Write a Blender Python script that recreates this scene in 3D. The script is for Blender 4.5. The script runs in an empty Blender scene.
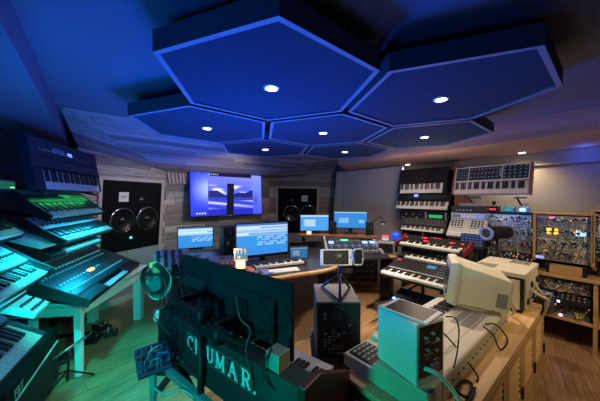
import bpy, bmesh, math, random
from mathutils import Vector, Matrix, Euler
random.seed(7)
S = bpy.context.scene
COL = S.collection
PI = math.pi
R = math.radians
HC = 1.47                      # camera height
FPX = 253.3                    # focal length in pixels (600 wide)
PITCH = R(0.575)
EX = Vector((0.7785, 0.6276, 0)); NX = Vector((-0.6276, 0.7785, 0))
ROOM = math.atan2(EX.y, EX.x)  # angle of the front wall
RZ_R = ROOM - PI / 2           # player faces the right wall
RZ_L = R(106.5)                # player faces the left wall


def P(px, py, Y):
    u = (px - 300) / FPX; v = (py - 200.5) / FPX
    y = math.cos(PITCH) - v * math.sin(PITCH); z = -math.sin(PITCH) - v * math.cos(PITCH)
    k = Y / y
    return Vector((u * k, Y, HC + z * k))


def room(a, b, z=0.0):
    p = EX * a + NX * b
    return Vector((p.x, p.y, z))


# ------------------------------------------------------------------ materials
MATS = {}


def mat(name, col, rough=0.5, metal=0.0, var=0.12, scale=30, bump=0.0, spec=0.5, coat=0.0):
    if name in MATS: return MATS[name]
    m = bpy.data.materials.new(name); m.use_nodes = True
    nt = m.node_tree; n = nt.nodes; l = nt.links
    b = n['Principled BSDF']
    b.inputs['Roughness'].default_value = rough; b.inputs['Metallic'].default_value = metal
    b.inputs['Specular IOR Level'].default_value = spec
    b.inputs['Coat Weight'].default_value = coat
    tc = n.new('ShaderNodeTexCoord'); nz = n.new('ShaderNodeTexNoise')
    nz.inputs['Scale'].default_value = scale; nz.inputs['Detail'].default_value = 3
    l.new(tc.outputs['Object'], nz.inputs['Vector'])
    mx = n.new('ShaderNodeMix'); mx.data_type = 'RGBA'
    mx.inputs[6].default_value = (*[c * (1 - var) for c in col], 1)
    mx.inputs[7].default_value = (*[min(1, c * (1 + var)) for c in col], 1)
    l.new(nz.outputs['Fac'], mx.inputs[0]); l.new(mx.outputs[2], b.inputs['Base Color'])
    if bump:
        bp = n.new('ShaderNodeBump'); bp.inputs['Strength'].default_value = bump; bp.inputs['Distance'].default_value = 0.01
        l.new(nz.outputs['Fac'], bp.inputs['Height']); l.new(bp.outputs['Normal'], b.inputs['Normal'])
    MATS[name] = m
    return m


def emit(name, col, s=1.0):
    if name in MATS: return MATS[name]
    m = bpy.data.materials.new(name); m.use_nodes = True
    b = m.node_tree.nodes['Principled BSDF']
    b.inputs['Base Color'].default_value = (*[c * .3 for c in col], 1)
    b.inputs['Emission Color'].default_value = (*col, 1); b.inputs['Emission Strength'].default_value = s
    b.inputs['Roughness'].default_value = 0.3
    MATS[name] = m
    return m


def screen_mat(name, s):
    if name in MATS: return MATS[name]
    m = bpy.data.materials.new(name); m.use_nodes = True
    nt = m.node_tree; b = nt.nodes['Principled BSDF']
    at = nt.nodes.new('ShaderNodeVertexColor'); at.layer_name = 'Col'
    b.inputs['Base Color'].default_value = (.01, .01, .01, 1); b.inputs['Roughness'].default_value = .45; b.inputs['Specular IOR Level'].default_value = .1
    nt.links.new(at.outputs['Color'], b.inputs['Emission Color']); b.inputs['Emission Strength'].default_value = s
    MATS[name] = m
    return m


def wood(name, c1, c2, scale=6, rough=.5, axis=0, stretch=12):
    if name in MATS: return MATS[name]
    m = bpy.data.materials.new(name); m.use_nodes = True
    nt = m.node_tree; n = nt.nodes; l = nt.links; b = n['Principled BSDF']
    b.inputs['Roughness'].default_value = rough
    tc = n.new('ShaderNodeTexCoord'); mp = n.new('ShaderNodeMapping')
    sc = [scale * stretch / 4] * 3; sc[axis] = scale / 4
    mp.inputs['Scale'].default_value = sc
    nz = n.new('ShaderNodeTexNoise'); nz.inputs['Scale'].default_value = 3; nz.inputs['Detail'].default_value = 6
    nz.inputs['Distortion'].default_value = .6
    cr = n.new('ShaderNodeValToRGB')
    cr.color_ramp.elements[0].position = .3; cr.color_ramp.elements[0].color = (*c1, 1)
    cr.color_ramp.elements[1].position = .7; cr.color_ramp.elements[1].color = (*c2, 1)
    l.new(tc.outputs['Object'], mp.inputs['Vector']); l.new(mp.outputs['Vector'], nz.inputs['Vector'])
    l.new(nz.outputs['Fac'], cr.inputs['Fac']); l.new(cr.outputs['Color'], b.inputs['Base Color'])
    MATS[name] = m
    return m


def planks(name, cols, bw, bh, rough=.6, mortar=(.02, .018, .015), msize=.004, use='UV', rot=0, bump=.3):
    """boards: brick pattern with per-board tone and streaky grain"""
    m = bpy.data.materials.new(name); m.use_nodes = True
    nt = m.node_tree; n = nt.nodes; l = nt.links; b = n['Principled BSDF']
    b.inputs['Roughness'].default_value = rough
    tc = n.new('ShaderNodeTexCoord'); mp = n.new('ShaderNodeMapping'); mp.inputs['Rotation'].default_value = (0, 0, rot)
    l.new(tc.outputs[use], mp.inputs['Vector'])
    bk = n.new('ShaderNodeTexBrick')
    bk.inputs['Scale'].default_value = 1; bk.inputs['Brick Width'].default_value = bw; bk.inputs['Row Height'].default_value = bh
    bk.inputs['Mortar Size'].default_value = msize; bk.inputs['Mortar Smooth'].default_value = .1
    bk.inputs['Color1'].default_value = (0, 0, 0, 1); bk.inputs['Color2'].default_value = (1, 1, 1, 1)
    bk.inputs['Mortar'].default_value = (.5, .5, .5, 1); bk.offset = .37; bk.offset_frequency = 2; bk.squash = .7; bk.squash_frequency = 3
    l.new(mp.outputs['Vector'], bk.inputs['Vector'])
    cr = n.new('ShaderNodeValToRGB'); e = cr.color_ramp.elements
    e[0].position = 0; e[0].color = (*cols[0], 1); e[1].position = 1; e[1].color = (*cols[-1], 1)
    for i, c in enumerate(cols[1:-1]):
        k = e.new((i + 1) / (len(cols) - 1)); k.color = (*c, 1)
    l.new(bk.outputs['Color'], cr.inputs['Fac'])
    m2 = n.new('ShaderNodeMapping'); m2.inputs['Scale'].default_value = (1.5, 22, 1); l.new(mp.outputs['Vector'], m2.inputs['Vector'])
    nz = n.new('ShaderNodeTexNoise'); nz.inputs['Scale'].default_value = 2.2; nz.inputs['Detail'].default_value = 8; nz.inputs['Roughness'].default_value = .7
    nz.inputs['Distortion'].default_value = .5
    l.new(m2.outputs['Vector'], nz.inputs['Vector'])
    mr = n.new('ShaderNodeMapRange'); mr.inputs['From Min'].default_value = .3; mr.inputs['From Max'].default_value = .7
    mr.inputs['To Min'].default_value = .45; mr.inputs['To Max'].default_value = 1.35
    l.new(nz.outputs['Fac'], mr.inputs['Value'])
    mu = n.new('ShaderNodeVectorMath'); mu.operation = 'SCALE'
    l.new(cr.outputs['Color'], mu.inputs[0]); l.new(mr.outputs['Result'], mu.inputs['Scale'])
    mx = n.new('ShaderNodeMix'); mx.data_type = 'RGBA'; mx.inputs[7].default_value = (*mortar, 1)
    l.new(bk.outputs['Fac'], mx.inputs[0]); l.new(mu.outputs[0], mx.inputs[6]); l.new(mx.outputs[2], b.inputs['Base Color'])
    bp = n.new('ShaderNodeBump'); bp.inputs['Strength'].default_value = bump; bp.inputs['Distance'].default_value = .004
    l.new(nz.outputs['Fac'], bp.inputs['Height']); l.new(bp.outputs['Normal'], b.inputs['Normal'])
    MATS[name] = m
    return m


BLK = mat('black_plastic', (.010, .010, .012), .5, var=.3, spec=.25)
DRK = mat('charcoal_plastic', (.024, .025, .027), .5, spec=.3)
NAVY = mat('dark_blue_grey_shell', (.014, .018, .030), .5, spec=.2)
GRY = mat('grey_plastic', (.22, .22, .22), .5)
LGR = mat('light_grey_panel', (.46, .46, .44), .45)
SIL = mat('brushed_silver', (.55, .55, .56), .35, .6)
WHT = mat('white_plastic', (.72, .71, .68), .4, var=.05)
CRM = mat('cream_plastic', (.55, .49, .36), .5, var=.07, scale=9)
CRM2 = mat('beige_plastic', (.5, .46, .36), .55, var=.08, scale=9)
IVO = mat('ivory_key', (.62, .60, .54), .3, var=.03)
EBO = mat('ebony_key', (.010, .010, .011), .3)
MET = mat('black_tube_metal', (.012, .012, .013), .45, .3, spec=.3)
STL = mat('steel', (.45, .46, .48), .3, .9)
CHR = mat('chrome', (.75, .75, .76), .12, 1)
RUB = mat('rubber_cable', (.010, .010, .011), .65, spec=.2)
RED = mat('dark_red_lacquer', (.20, .015, .02), .35)
WDL = wood('honey_wood', (.36, .20, .075), (.55, .33, .13), 6)
WDR = wood('red_brown_wood', (.13, .045, .018), (.26, .10, .04), 6)
WDC = wood('oak_cabinet_wood', (.46, .28, .12), (.62, .40, .18), 3)
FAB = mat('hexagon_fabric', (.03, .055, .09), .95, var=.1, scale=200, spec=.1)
HXS = mat('hexagon_side_paint', (.055, .07, .08), .85)
HXF = mat('hexagon_frame_paint', (.17, .24, .30), .6)
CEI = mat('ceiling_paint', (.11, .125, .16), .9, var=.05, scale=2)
WAL = mat('warm_grey_wall_paint', (.42, .39, .36), .85, var=.05, scale=2)
WALD = mat('dark_wall_paint', (.05, .05, .055), .9)
BEAM = mat('tan_bulkhead_paint', (.44, .29, .20), .85, var=.05, scale=2)
PAN = mat('grey_fabric_panel', (.38, .36, .35), .95, var=.08, scale=60)
PANW = mat('pale_trim_wood', (.46, .41, .37), .7)
TABLEP = mat('green_lit_white_paint', (.66, .70, .68), .5, var=.04)  # white table; a tinge of the green light is in its colour
E_WARM = emit('warm_lamp', (1, .86, .66), 14)
E_COOL = emit('cool_lamp', (.92, .95, 1), 16)
E_BLUE = emit('blue_display', (.10, .25, 1), 2.2)
E_CYAN = emit('cyan_display', (.08, .6, .85), 1.6)
E_GRN = emit('green_display', (.05, .75, .2), .45)
E_RED = emit('red_led', (1, .04, .06), 1.6)
E_ORG = emit('orange_led', (1, .36, .03), 4.0)
E_YEL = emit('yellow_led', (1, .75, .1), 1.6)
E_WHT = emit('white_led', (.85, .92, 1), 3)
E_LBL = emit('pale_blue_display', (.42, .65, 1), 1.5)
E_MAG = emit('magenta_led', (1, .1, .5), 3)


# ------------------------------------------------------------------ mesh helper
class MB:
    def __init__(s):
        s.v = []; s.f = []; s.mi = []; s.M = Matrix(); s.m = 0; s.sm = []
        s.uv = {}

    def at(s, loc=(0, 0, 0), rot=(0, 0, 0)):
        s.M = Matrix.Translation(Vector(loc)) @ Euler(rot).to_matrix().to_4x4(); return s

    def add(s, vs, fs, smooth=False):
        o = len(s.v); s.v += [s.M @ Vector(p) for p in vs]
        for f in fs:
            s.f.append([o + i for i in f]); s.mi.append(s.m); s.sm.append(smooth)
        return s

    def mat(s, i): s.m = i; return s

    def box(s, c, d):
        x, y, z = [q / 2 for q in d]; cx, cy, cz = c
        vs = [(cx + a * x, cy + b * y, cz + e * z) for a in (-1, 1) for b in (-1, 1) for e in (-1, 1)]
        return s.add(vs, [(0, 1, 3, 2), (4, 6, 7, 5), (0, 4, 5, 1), (2, 3, 7, 6), (0, 2, 6, 4), (1, 5, 7, 3)])

    def bx(s, x0, x1, y0, y1, z0, z1):
        return s.box(((x0 + x1) / 2, (y0 + y1) / 2, (z0 + z1) / 2), (x1 - x0, y1 - y0, z1 - z0))

    def prism(s, prof, x0, x1):
        n = len(prof); vs = [(x0, y, z) for y, z in prof] + [(x1, y, z) for y, z in prof]
        fs = [tuple(range(n)), tuple(range(2 * n - 1, n - 1, -1))]
        for i in range(n):
            j = (i + 1) % n; fs.append((i, i + n, j + n, j))
        return s.add(vs, fs)

    def poly(s, pts, z0, z1):
        n = len(pts); vs = [(x, y, z0) for x, y in pts] + [(x, y, z1) for x, y in pts]
        fs = [tuple(range(n - 1, -1, -1)), tuple(range(n, 2 * n))]
        for i in range(n):
            j = (i + 1) % n; fs.append((i, j, j + n, i + n))
        return s.add(vs, fs)

    def cyl(s, c, r, h, n=16, ax='z', r2=None):
        r2 = r if r2 is None else r2
        ps = []
        for q, rr in ((-h / 2, r), (h / 2, r2)):
            for i in range(n):
                t = 2 * PI * i / n; a, b = rr * math.cos(t), rr * math.sin(t)
                p = {'z': (a, b, q), 'y': (a, q, -b), 'x': (q, a, b)}[ax]
                ps.append((c[0] + p[0], c[1] + p[1], c[2] + p[2]))
        s.add(ps, [(i, (i + 1) % n, n + (i + 1) % n, n + i) for i in range(n)], True)
        o = len(s.v) - 2 * n
        s.f.append([o + i for i in range(n - 1, -1, -1)]); s.f.append([o + n + i for i in range(n)])
        s.mi += [s.m, s.m]; s.sm += [False, False]
        return s

    def lathe(s, prof, n=24, c=(0, 0, 0), ax='z'):
        ps = []
        for r, h in prof:
            for i in range(n):
                t = 2 * PI * i / n; a, b = r * math.cos(t), r * math.sin(t)
                p = {'z': (a, b, h), 'y': (a, h, -b), 'x': (h, a, b)}[ax]
                ps.append((c[0] + p[0], c[1] + p[1], c[2] + p[2]))
        fs = []
        for k in range(len(prof) - 1):
            for i in range(n):
                j = (i + 1) % n; fs.append((k * n + i, k * n + j, (k + 1) * n + j, (k + 1) * n + i))
        return s.add(ps, fs, True)

    def tube(s, pts, r, n=8, smooth_path=True, sub=6):
        pts = [Vector(p) for p in pts]
        if smooth_path and len(pts) > 2:
            q = [pts[0]] + pts + [pts[-1]]; out = []
            for i in range(1, len(q) - 2):
                for k in range(sub):
                    t = k / sub; a, b, c, d = q[i - 1], q[i], q[i + 1], q[i + 2]
                    out.append(.5 * ((2 * b) + (c - a) * t + (2 * a - 5 * b + 4 * c - d) * t * t + (3 * b - a - 3 * c + d) * t ** 3))
            out.append(pts[-1]); pts = out
        vs = []; up = Vector((0.13, 0.21, 1)).normalized()
        for i, p in enumerate(pts):
            t = (pts[min(i + 1, len(pts) - 1)] - pts[max(i - 1, 0)])
            t = t.normalized() if t.length > 1e-9 else Vector((0, 0, 1))
            x = t.cross(up)
            if x.length < 1e-3: x = t.cross(Vector((1, 0, 0)))
            x.normalize(); y = t.cross(x).normalized(); up = y.cross(t) if False else up
            for k in range(n):
                a = 2 * PI * k / n; vs.append(p + x * (r * math.cos(a)) + y * (r * math.sin(a)))
        L = len(pts)
        fs = [(i * n + k, i * n + (k + 1) % n, (i + 1) * n + (k + 1) % n, (i + 1) * n + k) for i in range(L - 1) for k in range(n)]
        s.add(vs, fs, True)
        o = len(s.v) - L * n
        s.f.append([o + i for i in range(n - 1, -1, -1)]); s.f.append([o + (L - 1) * n + i for i in range(n)])
        s.mi += [s.m, s.m]; s.sm += [False, False]
        return s

    def bar(s, a, b, r, n=8): return s.tube([a, b], r, n, False)

    def sphere(s, c, r, n=14):
        prof = [(max(1e-5, r * math.sin(PI * i / 8)), -r * math.cos(PI * i / 8)) for i in range(9)]
        return s.lathe(prof, n, c)

    def torus(s, c, R_, r, n=28, m=8, ax='z'):
        return s.lathe([(R_ + r * math.cos(2 * PI * k / m), r * math.sin(2 * PI * k / m)) for k in range(m + 1)], n, c, ax)

    def mesh(s, name, mats):
        me = bpy.data.meshes.new(name); me.from_pydata([tuple(v) for v in s.v], [], s.f)
        for m in (mats if isinstance(mats, (list, tuple)) else [mats]): me.materials.append(m)
        for p, i, q in zip(me.polygons, s.mi, s.sm): p.material_index = i; p.use_smooth = q
        bm = bmesh.new(); bm.from_mesh(me); bmesh.ops.recalc_face_normals(bm, faces=bm.faces); bm.to_mesh(me); bm.free()
        return me

    def build(s, name, mats, parent=None, loc=(0, 0, 0), rot=(0, 0, 0), bevel=0, label=None):
        o = bpy.data.objects.new(name, s.mesh(name, mats)); COL.objects.link(o)
        o.parent = parent; o.location = loc; o.rotation_euler = rot
        if bevel:
            b = o.modifiers.new('bevel', 'BEVEL'); b.width = bevel; b.segments = 2; b.limit_method = 'ANGLE'; b.angle_limit = R(40)
        if label: o['label'] = label
        return o


def tag(o, label, cat, group=None):
    o['label'] = label; o['category'] = cat
    if group: o['group'] = group
    return o


def thing(name, label, cat, loc=(0, 0, 0), rz=0, tilt=0, group=None):
    o = bpy.data.objects.new(name, None); COL.objects.link(o); o.empty_display_size = .1
    o.location = loc; o.rotation_euler = (tilt, 0, rz)
    return tag(o, label, cat, group)


def struct(o): o['kind'] = 'structure'; return o


CACHE = {}


def shared(kind, key, fn):
    k = (kind,) + key
    if k not in CACHE: CACHE[k] = fn()
    return CACHE[k]


def inst(name, me, parent, loc, rot=(0, 0, 0)):
    o = bpy.data.objects.new(name, me); COL.objects.link(o); o.parent = parent; o.location = loc; o.rotation_euler = rot
    return o


def grid_screen(nx, ny, w, h, fn):
    """flat display lying in local XZ (faces -y), colour per cell from fn(u,v)"""
    me = bpy.data.meshes.new('screen'); vs = []; fs = []; cols = []
    for j in range(ny + 1):
        for i in range(nx + 1): vs.append((-w / 2 + w * i / nx, 0, h * j / ny))
    for j in range(ny):
        for i in range(nx):
            a = j * (nx + 1) + i; fs.append((a, a + 1, a + nx + 2, a + nx + 1)); cols.append(fn((i + .5) / nx, (j + .5) / ny))
    me.from_pydata(vs, [], fs)
    ca = me.color_attributes.new('Col', 'FLOAT_COLOR', 'CORNER')
    k = 0
    for p in me.polygons:
        for _ in p.loop_indices:
            ca.data[k].color = (*cols[p.index], 1); k += 1
    return me


def text_mesh(body, size, ext=.002, spacing=1.0):
    cu = bpy.data.curves.new('lettering', 'FONT'); cu.body = body; cu.size = size; cu.extrude = ext
    cu.align_x = 'CENTER'; cu.align_y = 'CENTER'; cu.space_character = spacing; cu.resolution_u = 3
    o = bpy.data.objects.new('lettering_tmp', cu); COL.objects.link(o)
    dg = bpy.context.evaluated_depsgraph_get()
    me = bpy.data.meshes.new_from_object(o.evaluated_get(dg))
    bpy.data.objects.remove(o); bpy.data.curves.remove(cu)
    return me


def letters(body, size, m, parent, loc, rot, ext=.001):
    me = text_mesh(body, size, ext); me.materials.clear(); me.materials.append(m)
    return inst('lettering', me, parent, loc, rot)


# ------------------------------------------------------------------ keyboards
def key_mesh(kw, kl, white):
    def f():
        b = MB()
        if white: b.bx(-kw * .46, kw * .46, 0, kl, 0, .02)
        else: b.prism([(0, .018), (.006, .032), (kl * .63, .032), (kl * .63, .018)], -kw * .27, kw * .27)
        return b.mesh('white_key' if white else 'black_key', IVO if white else EBO)
    return shared('key', (round(kw, 5), round(kl, 4), white), f)


def keys(root, x0, width, nwhite, y0, z0, kl=.14, start=0):
    kw = width / nwhite
    wm, bm = key_mesh(kw, kl, True), key_mesh(kw, kl, False)
    for i in range(nwhite):
        inst('white_key', wm, root, (x0 + kw * (i + .5), y0, z0))
        if (i + start) % 7 in (0, 1, 3, 4, 5) and i < nwhite - 1:
            inst('black_key', bm, root, (x0 + kw * (i + 1), y0 + kl * .37, z0))


def ctl_mesh(kind, a, b, m):
    def f():
        q = MB()
        if kind == 'knob': q.cyl((0, 0, b / 2), a, b, 10, r2=a * .8)
        elif kind == 'slider':
            q.mat(1).bx(-a * .15, a * .15, -b / 2, b / 2, 0, .0015); q.mat(0).bx(-a / 2, a / 2, b * .08, b * .28, 0, .009)
        else: q.bx(-a / 2, a / 2, -b / 2, b / 2, 0, .006)
        return q.mesh(kind, [m, EBO])
    return shared('ctl', (kind, a, b, m.name), f)


def synth(name, label, cat, loc, rz, W, D=.33, H=.09, tilt=0, nwhite=29, kx=None, kwid=None, hk=.03, kl=.14, body=BLK,
          cheek=None, ctl=(), group=None, panel=None, cw=.02, jit=0.0, lid=None):
    r = thing(name, label, cat, loc, rz, tilt, group)
    x0, x1 = -W / 2, W / 2
    kw_tot = kwid if kwid else min(W - .06, nwhite * .0235)
    kx = (x0 + (W - kw_tot) / 2) if kx is None else x0 + kx
    yb = kl + .018; zb = hk + .024
    b = MB()
    b.prism([(0, 0), (0, hk - .004), (yb, hk - .004), (yb, zb), (D, H), (D, 0)], x0, x1)
    if kx - x0 > .004: b.bx(x0, kx - .001, .0, yb, hk - .004, zb)
    if x1 - kx - kw_tot > .004: b.bx(kx + kw_tot + .001, x1, .0, yb, hk - .004, zb)
    b.build('body', body, r, bevel=.004)
    if nwhite: keys(r, kx, kw_tot, nwhite, .004, hk - .003, kl)
    if cheek:
        for sx in (-1, 1):
            q = MB(); xx = sx * (W / 2 + cw / 2)
            q.prism([(-.006, -.004), (-.006, zb + .004), (yb, zb + .012), (D + .004, H + .012), (D + .004, -.004)], xx - cw / 2, xx + cw / 2)
            q.build('side_cheek', cheek, r, bevel=.003)
    ang = math.atan2(H - zb, D - yb); Lp = math.hypot(H - zb, D - yb)

    def pp(u, v, off=0.0):
        return Vector((x0 + W * u, yb + (D - yb) * v - off * math.sin(ang), zb + (H - zb) * v + off * math.cos(ang)))
    if panel:
        q = MB(); q.box((0, 0, 0), (W * .985, Lp * .94, .003)); q.build('panel', panel, r, pp(.5, .5, .0015), (ang, 0, 0))
    o0 = .003 if panel else 0
    for c in ctl:
        k = c[0]
        if k in ('disp', 'plate'):
            _, u0, u1, v0, v1, m = c
            q = MB(); q.box((0, 0, 0), (W * (u1 - u0), Lp * (v1 - v0), .004))
            q.build('display' if k == 'disp' else 'panel', m, r, pp((u0 + u1) / 2, (v0 + v1) / 2, o0 + .0018), (ang, 0, 0))
            continue
        _, u0, u1, nu, v0, v1, nv, a, bb, m = c
        me = ctl_mesh(k, a, bb, m)
        for i in range(nu):
            for j in range(nv):
                u = u0 + (u1 - u0) * (i / (nu - 1) if nu > 1 else .5); v = v0 + (v1 - v0) * (j / (nv - 1) if nv > 1 else .5)
                inst(k, me, r, pp(u, v, o0), (ang, 0, 0))
    return r


def kn(u0, u1, nu, v0, v1, nv, r=.008, h=.012, m=None): return ('knob', u0, u1, nu, v0, v1, nv, r, h, m or DRK)
def bt(u0, u1, nu, v0, v1, nv, a=.012, b=.008, m=None): return ('button', u0, u1, nu, v0, v1, nv, a, b, m or LGR)
def sl(u0, u1, nu, v0, v1, nv, a=.009, b=.05, m=None): return ('slider', u0, u1, nu, v0, v1, nv, a, b, m or WHT)


# ================================================================== SETTING
ZC = HC + .76; ZB = HC + .56
mp_front = planks('weathered_barn_boards', [(.14, .115, .10), (.40, .36, .32), (.25, .21, .18), (.52, .48, .44), (.32, .27, .235), (.18, .15, .13), (.46, .42, .38)], 1.7, .115, .75, (.06, .05, .045), .0025)
mp_floor = planks('oak_floor_boards', [(.34, .195, .09), (.40, .235, .11), (.36, .205, .096), (.42, .25, .12)], 1.3, .13, .30, (.12, .065, .03), .0018, 'Object', ROOM + PI / 2, .08)


def facet(b_list, name, m, thick=.06):
    """planar wall pieces with plank UVs in metres; each piece is (points, u_dir)"""
    vs = []; fs = []; uvs = []
    for pts, ud in b_list:
        pts = [Vector(p) for p in pts]; o = len(vs)
        n = (pts[1] - pts[0]).cross(pts[2] - pts[0]).normalized()
        ud = Vector(ud).normalized(); ud = (ud - n * ud.dot(n)).normalized(); vd = n.cross(ud)
        vs += pts; fs.append(list(range(o, o + len(pts))))
        uvs.append([(p.dot(ud), p.dot(vd)) for p in pts])
    me = bpy.data.meshes.new(name); me.from_pydata([tuple(v) for v in vs], [], fs); me.materials.append(m)
    uv = me.uv_layers.new(name='UVMap')
    for p, q in zip(me.polygons, uvs):
        for li, c in zip(p.loop_indices, q): uv.data[li].uv = c
    ob = bpy.data.objects.new(name, me); COL.objects.link(ob)
    sd = ob.modifiers.new('thickness', 'SOLIDIFY'); sd.thickness = thick; sd.offset = -1
    return struct(ob)


# floor / ceiling
b = MB(); b.poly([tuple(room(a, c).xy) for a, c in ((-3.6, -2.2), (4.6, -2.2), (4.6, 5.2), (-3.6, 5.2))], -.1, 0)
struct(b.build('floor', mp_floor))
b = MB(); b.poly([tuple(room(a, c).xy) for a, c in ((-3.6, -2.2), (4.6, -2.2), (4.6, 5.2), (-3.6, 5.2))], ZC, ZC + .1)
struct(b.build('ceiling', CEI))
# front wall: soffits left and right, television wall, sloped canopy boards above
LP1 = Vector((-2.52, 3.22, 0)); ld = Vector((.36, .933, 0)).normalized(); ln = Vector((.933, -.36, 0)).normalized()
rd = Vector((.988, .154, 0)).normalized(); rn = Vector((.154, -.988, 0)).normalized()
RP1 = Vector((-.476, 5.47, 0))
TILT = math.tan(R(4.6)); ZREF = HC + .2


def soff(p1, d, n, t, z, off=0.0):
    q = p1 + d * t + n * ((z - ZREF) * TILT + off); q.z = z
    return q


V0 = room(-.23, 2.87, ZC); V5 = room(3.2, 2.87, ZC)
zj = HC + .42
jl = .98; jr = 1.10
V1 = soff(LP1, ld, ln, -.27, HC + .6); V2 = soff(LP1, ld, ln, jl, zj)
V3 = soff(RP1, rd, rn, -.185, zj); V4 = soff(RP1, rd, rn, jr + .15, HC + .56)
L0a = soff(LP1, ld, ln, -.27, 0); L0b = soff(LP1, ld, ln, jl, 0)
R0a = soff(RP1, rd, rn, -.185, 0); R0b = soff(RP1, rd, rn, jr + .15, 0)
facet([((L0a, L0b, V2, V1), ld)], 'wall_front_left', mp_front)
facet([((L0b, R0a, V3, V2), EX)], 'wall_front', mp_front)
facet([((R0a, R0b, V4, V3), rd)], 'wall_front_right', mp_front)
facet([((V1, V2, V0), (V2 - V1)), ((V2, V3, V5, V0), EX), ((V3, V4, V5), (V4 - V3))], 'trim_1', mp_front, .03)
# reddish slats at the top of the television wall
wd = (V3 - V2).normalized(); b = MB()
for i in range(9):
    q = V2 + wd * (.02 + i * .055); b.at((q.x, q.y, q.z - .10), (0, 0, math.atan2(wd.y, wd.x))); b.add([(-.01, -.03, -.08), (.03, -.03, -.08), (.0, -.055, .09), (-.04, -.055, .09), (-.01, .0, -.08), (.03, .0, -.08), (.0, -.02, .09), (-.04, -.02, .09)], [(0, 1, 2, 3), (7, 6, 5, 4), (0, 4, 5, 1), (1, 5, 6, 2), (2, 6, 7, 3), (3, 7, 4, 0)])
b.at(); struct(b.build('trim_7', mat('pink_slat_wood', (.48, .34, .30), .7)))
# left wall and bulkhead
wl = [Vector((-2.73, 2.98, 0)), Vector((-1.62, -.9, 0))]
dwl = (wl[0] - wl[1]).normalized(); off = Vector((-dwl.y, dwl.x, 0)) * .12
wl0, wl1 = wl[0] + off + dwl * .25, wl[1] + off - dwl * 1.2
q = [tuple(wl0.xy), tuple(wl1.xy), tuple((wl1 + off * 1).xy), tuple((wl0 + off * 1).xy)]
b = MB(); b.poly(q, 0, ZC); struct(b.build('wall_left', WALD))
b = MB(); bl = [room(-.25, 2.84), wl0 + Vector((.1, -.1, 0)), wl1, room(-.25, -2.1)]
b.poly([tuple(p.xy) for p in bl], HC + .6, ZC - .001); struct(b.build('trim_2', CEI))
# right wall, bulkhead, grey panel, moulding, back wall
b = MB(); b.poly([tuple(room(a, c).xy) for a, c in ((4.3, -2.2), (4.42, -2.2), (4.42, 4.4), (4.3, 4.4))], 0, ZC); struct(b.build('wall_right', WAL))
b = MB(); b.poly([tuple(room(a, c).xy) for a, c in ((-3.6, -2.2), (4.6, -2.2), (4.6, -2.08), (-3.6, -2.08))], 0, ZC); struct(b.build('wall_back', WALD))
b = MB(); b.poly([tuple(room(a, c).xy) for a, c in ((3.2, -2.05), (4.28, -2.05), (4.28, 3.6), (3.2, 2.95))], ZB, ZC - .001)
struct(b.build('trim_3', BEAM))
b = MB(); b.poly([tuple(room(a, c).xy) for a, c in ((4.26, -2.05), (4.299, -2.05), (4.299, 1.2), (4.26, 1.2))], HC + .40, HC + .425)
struct(b.build('trim_4', WAL))
# grey leaning absorber that closes the corner beside the right monitor
b = MB()
pa, pb = Vector((.66, 5.52, 0)), room(4.12, 2.25)
dd = (pb - pa).normalized(); nn = Vector((-dd.y, dd.x, 0)); nn = nn if nn.dot(-pa) > 0 else -nn
A0, A1 = pa, pb
T0 = pa + dd * .20 + nn * .03; T1 = pb + nn * .10
zt = HC + .54
vs = [(*A0.xy, 0), (*A1.xy, 0), (*T1.xy, zt), (*T0.xy, zt)]
vs += [tuple(Vector(p) - nn * .06) for p in vs]
b.add(vs, [(0, 1, 2, 3), (7, 6, 5, 4), (0, 4, 5, 1), (1, 5, 6, 2), (2, 6, 7, 3), (3, 7, 4, 0)])
struct(b.build('trim_5', PAN))
b = MB(); b.M = Matrix()
e0, e1, e2, e3 = [Vector(v) for v in vs[:4]]
w_ = .055
def lerp(p, q, t): return p + (q - p) * t
k_ = [e0 + nn * .012, lerp(e0, e1, .10) + nn * .012, lerp(e3, e2, .10) + nn * .012, e3 + nn * .012]
k2 = [p - nn * .01 for p in k_]
b.add([tuple(p) for p in k_ + k2], [(0, 1, 2, 3), (7, 6, 5, 4), (0, 4, 5, 1), (1, 5, 6, 2), (2, 6, 7, 3), (3, 7, 4, 0)])
struct(b.build('trim_6', PANW))
# baseboard under the left soffit
b = MB(); p0, p1 = soff(LP1, ld, ln, -.25, 0, .012), soff(LP1, ld, ln, .97, 0, .012)
q = [p0, p1, p1 + ln * .02, p0 + ln * .02]
b.poly([tuple(p.xy) for p in q], 0, .09); struct(b.build('baseboard_left', PANW))

# ================================================================== HEXAGON CEILING PANELS
HH = .58; HS = .9586 * HH; HTH = R(218.87)
centres = {'A': (-.2637, 2.3464), 'B': (1.4499, 2.6138), 'C': (-1.3521, 3.6967), 'D': (.3615, 3.9641), 'E': (-.7269, 5.3144), 'F': (.9867, 5.5819), 'G': (2.0751, 4.2316)}
hexlab = {'A': 'largest and nearest blue-lit hexagonal acoustic panel hanging above the middle of the room',
          'B': 'blue-lit hexagonal acoustic panel at the right end of the near row, under the bare ceiling',
          'C': 'blue-lit hexagonal acoustic panel at the far left of the cluster, before the board wall',
          'D': 'middle hexagonal acoustic panel, enclosed by six others, with the most glaring lamp',
          'E': 'smallest-looking far hexagonal acoustic panel hanging in front of the wall television',
          'F': 'far hexagonal acoustic panel hanging above the corner beside the tan bulkhead',
          'G': 'dim purplish hexagonal acoustic panel at the right hanging closest to the tan bulkhead'}


def hexpts(s): return [(s * math.cos(HTH + k * PI / 3), s * math.sin(HTH + k * PI / 3)) for k in range(6)]


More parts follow.
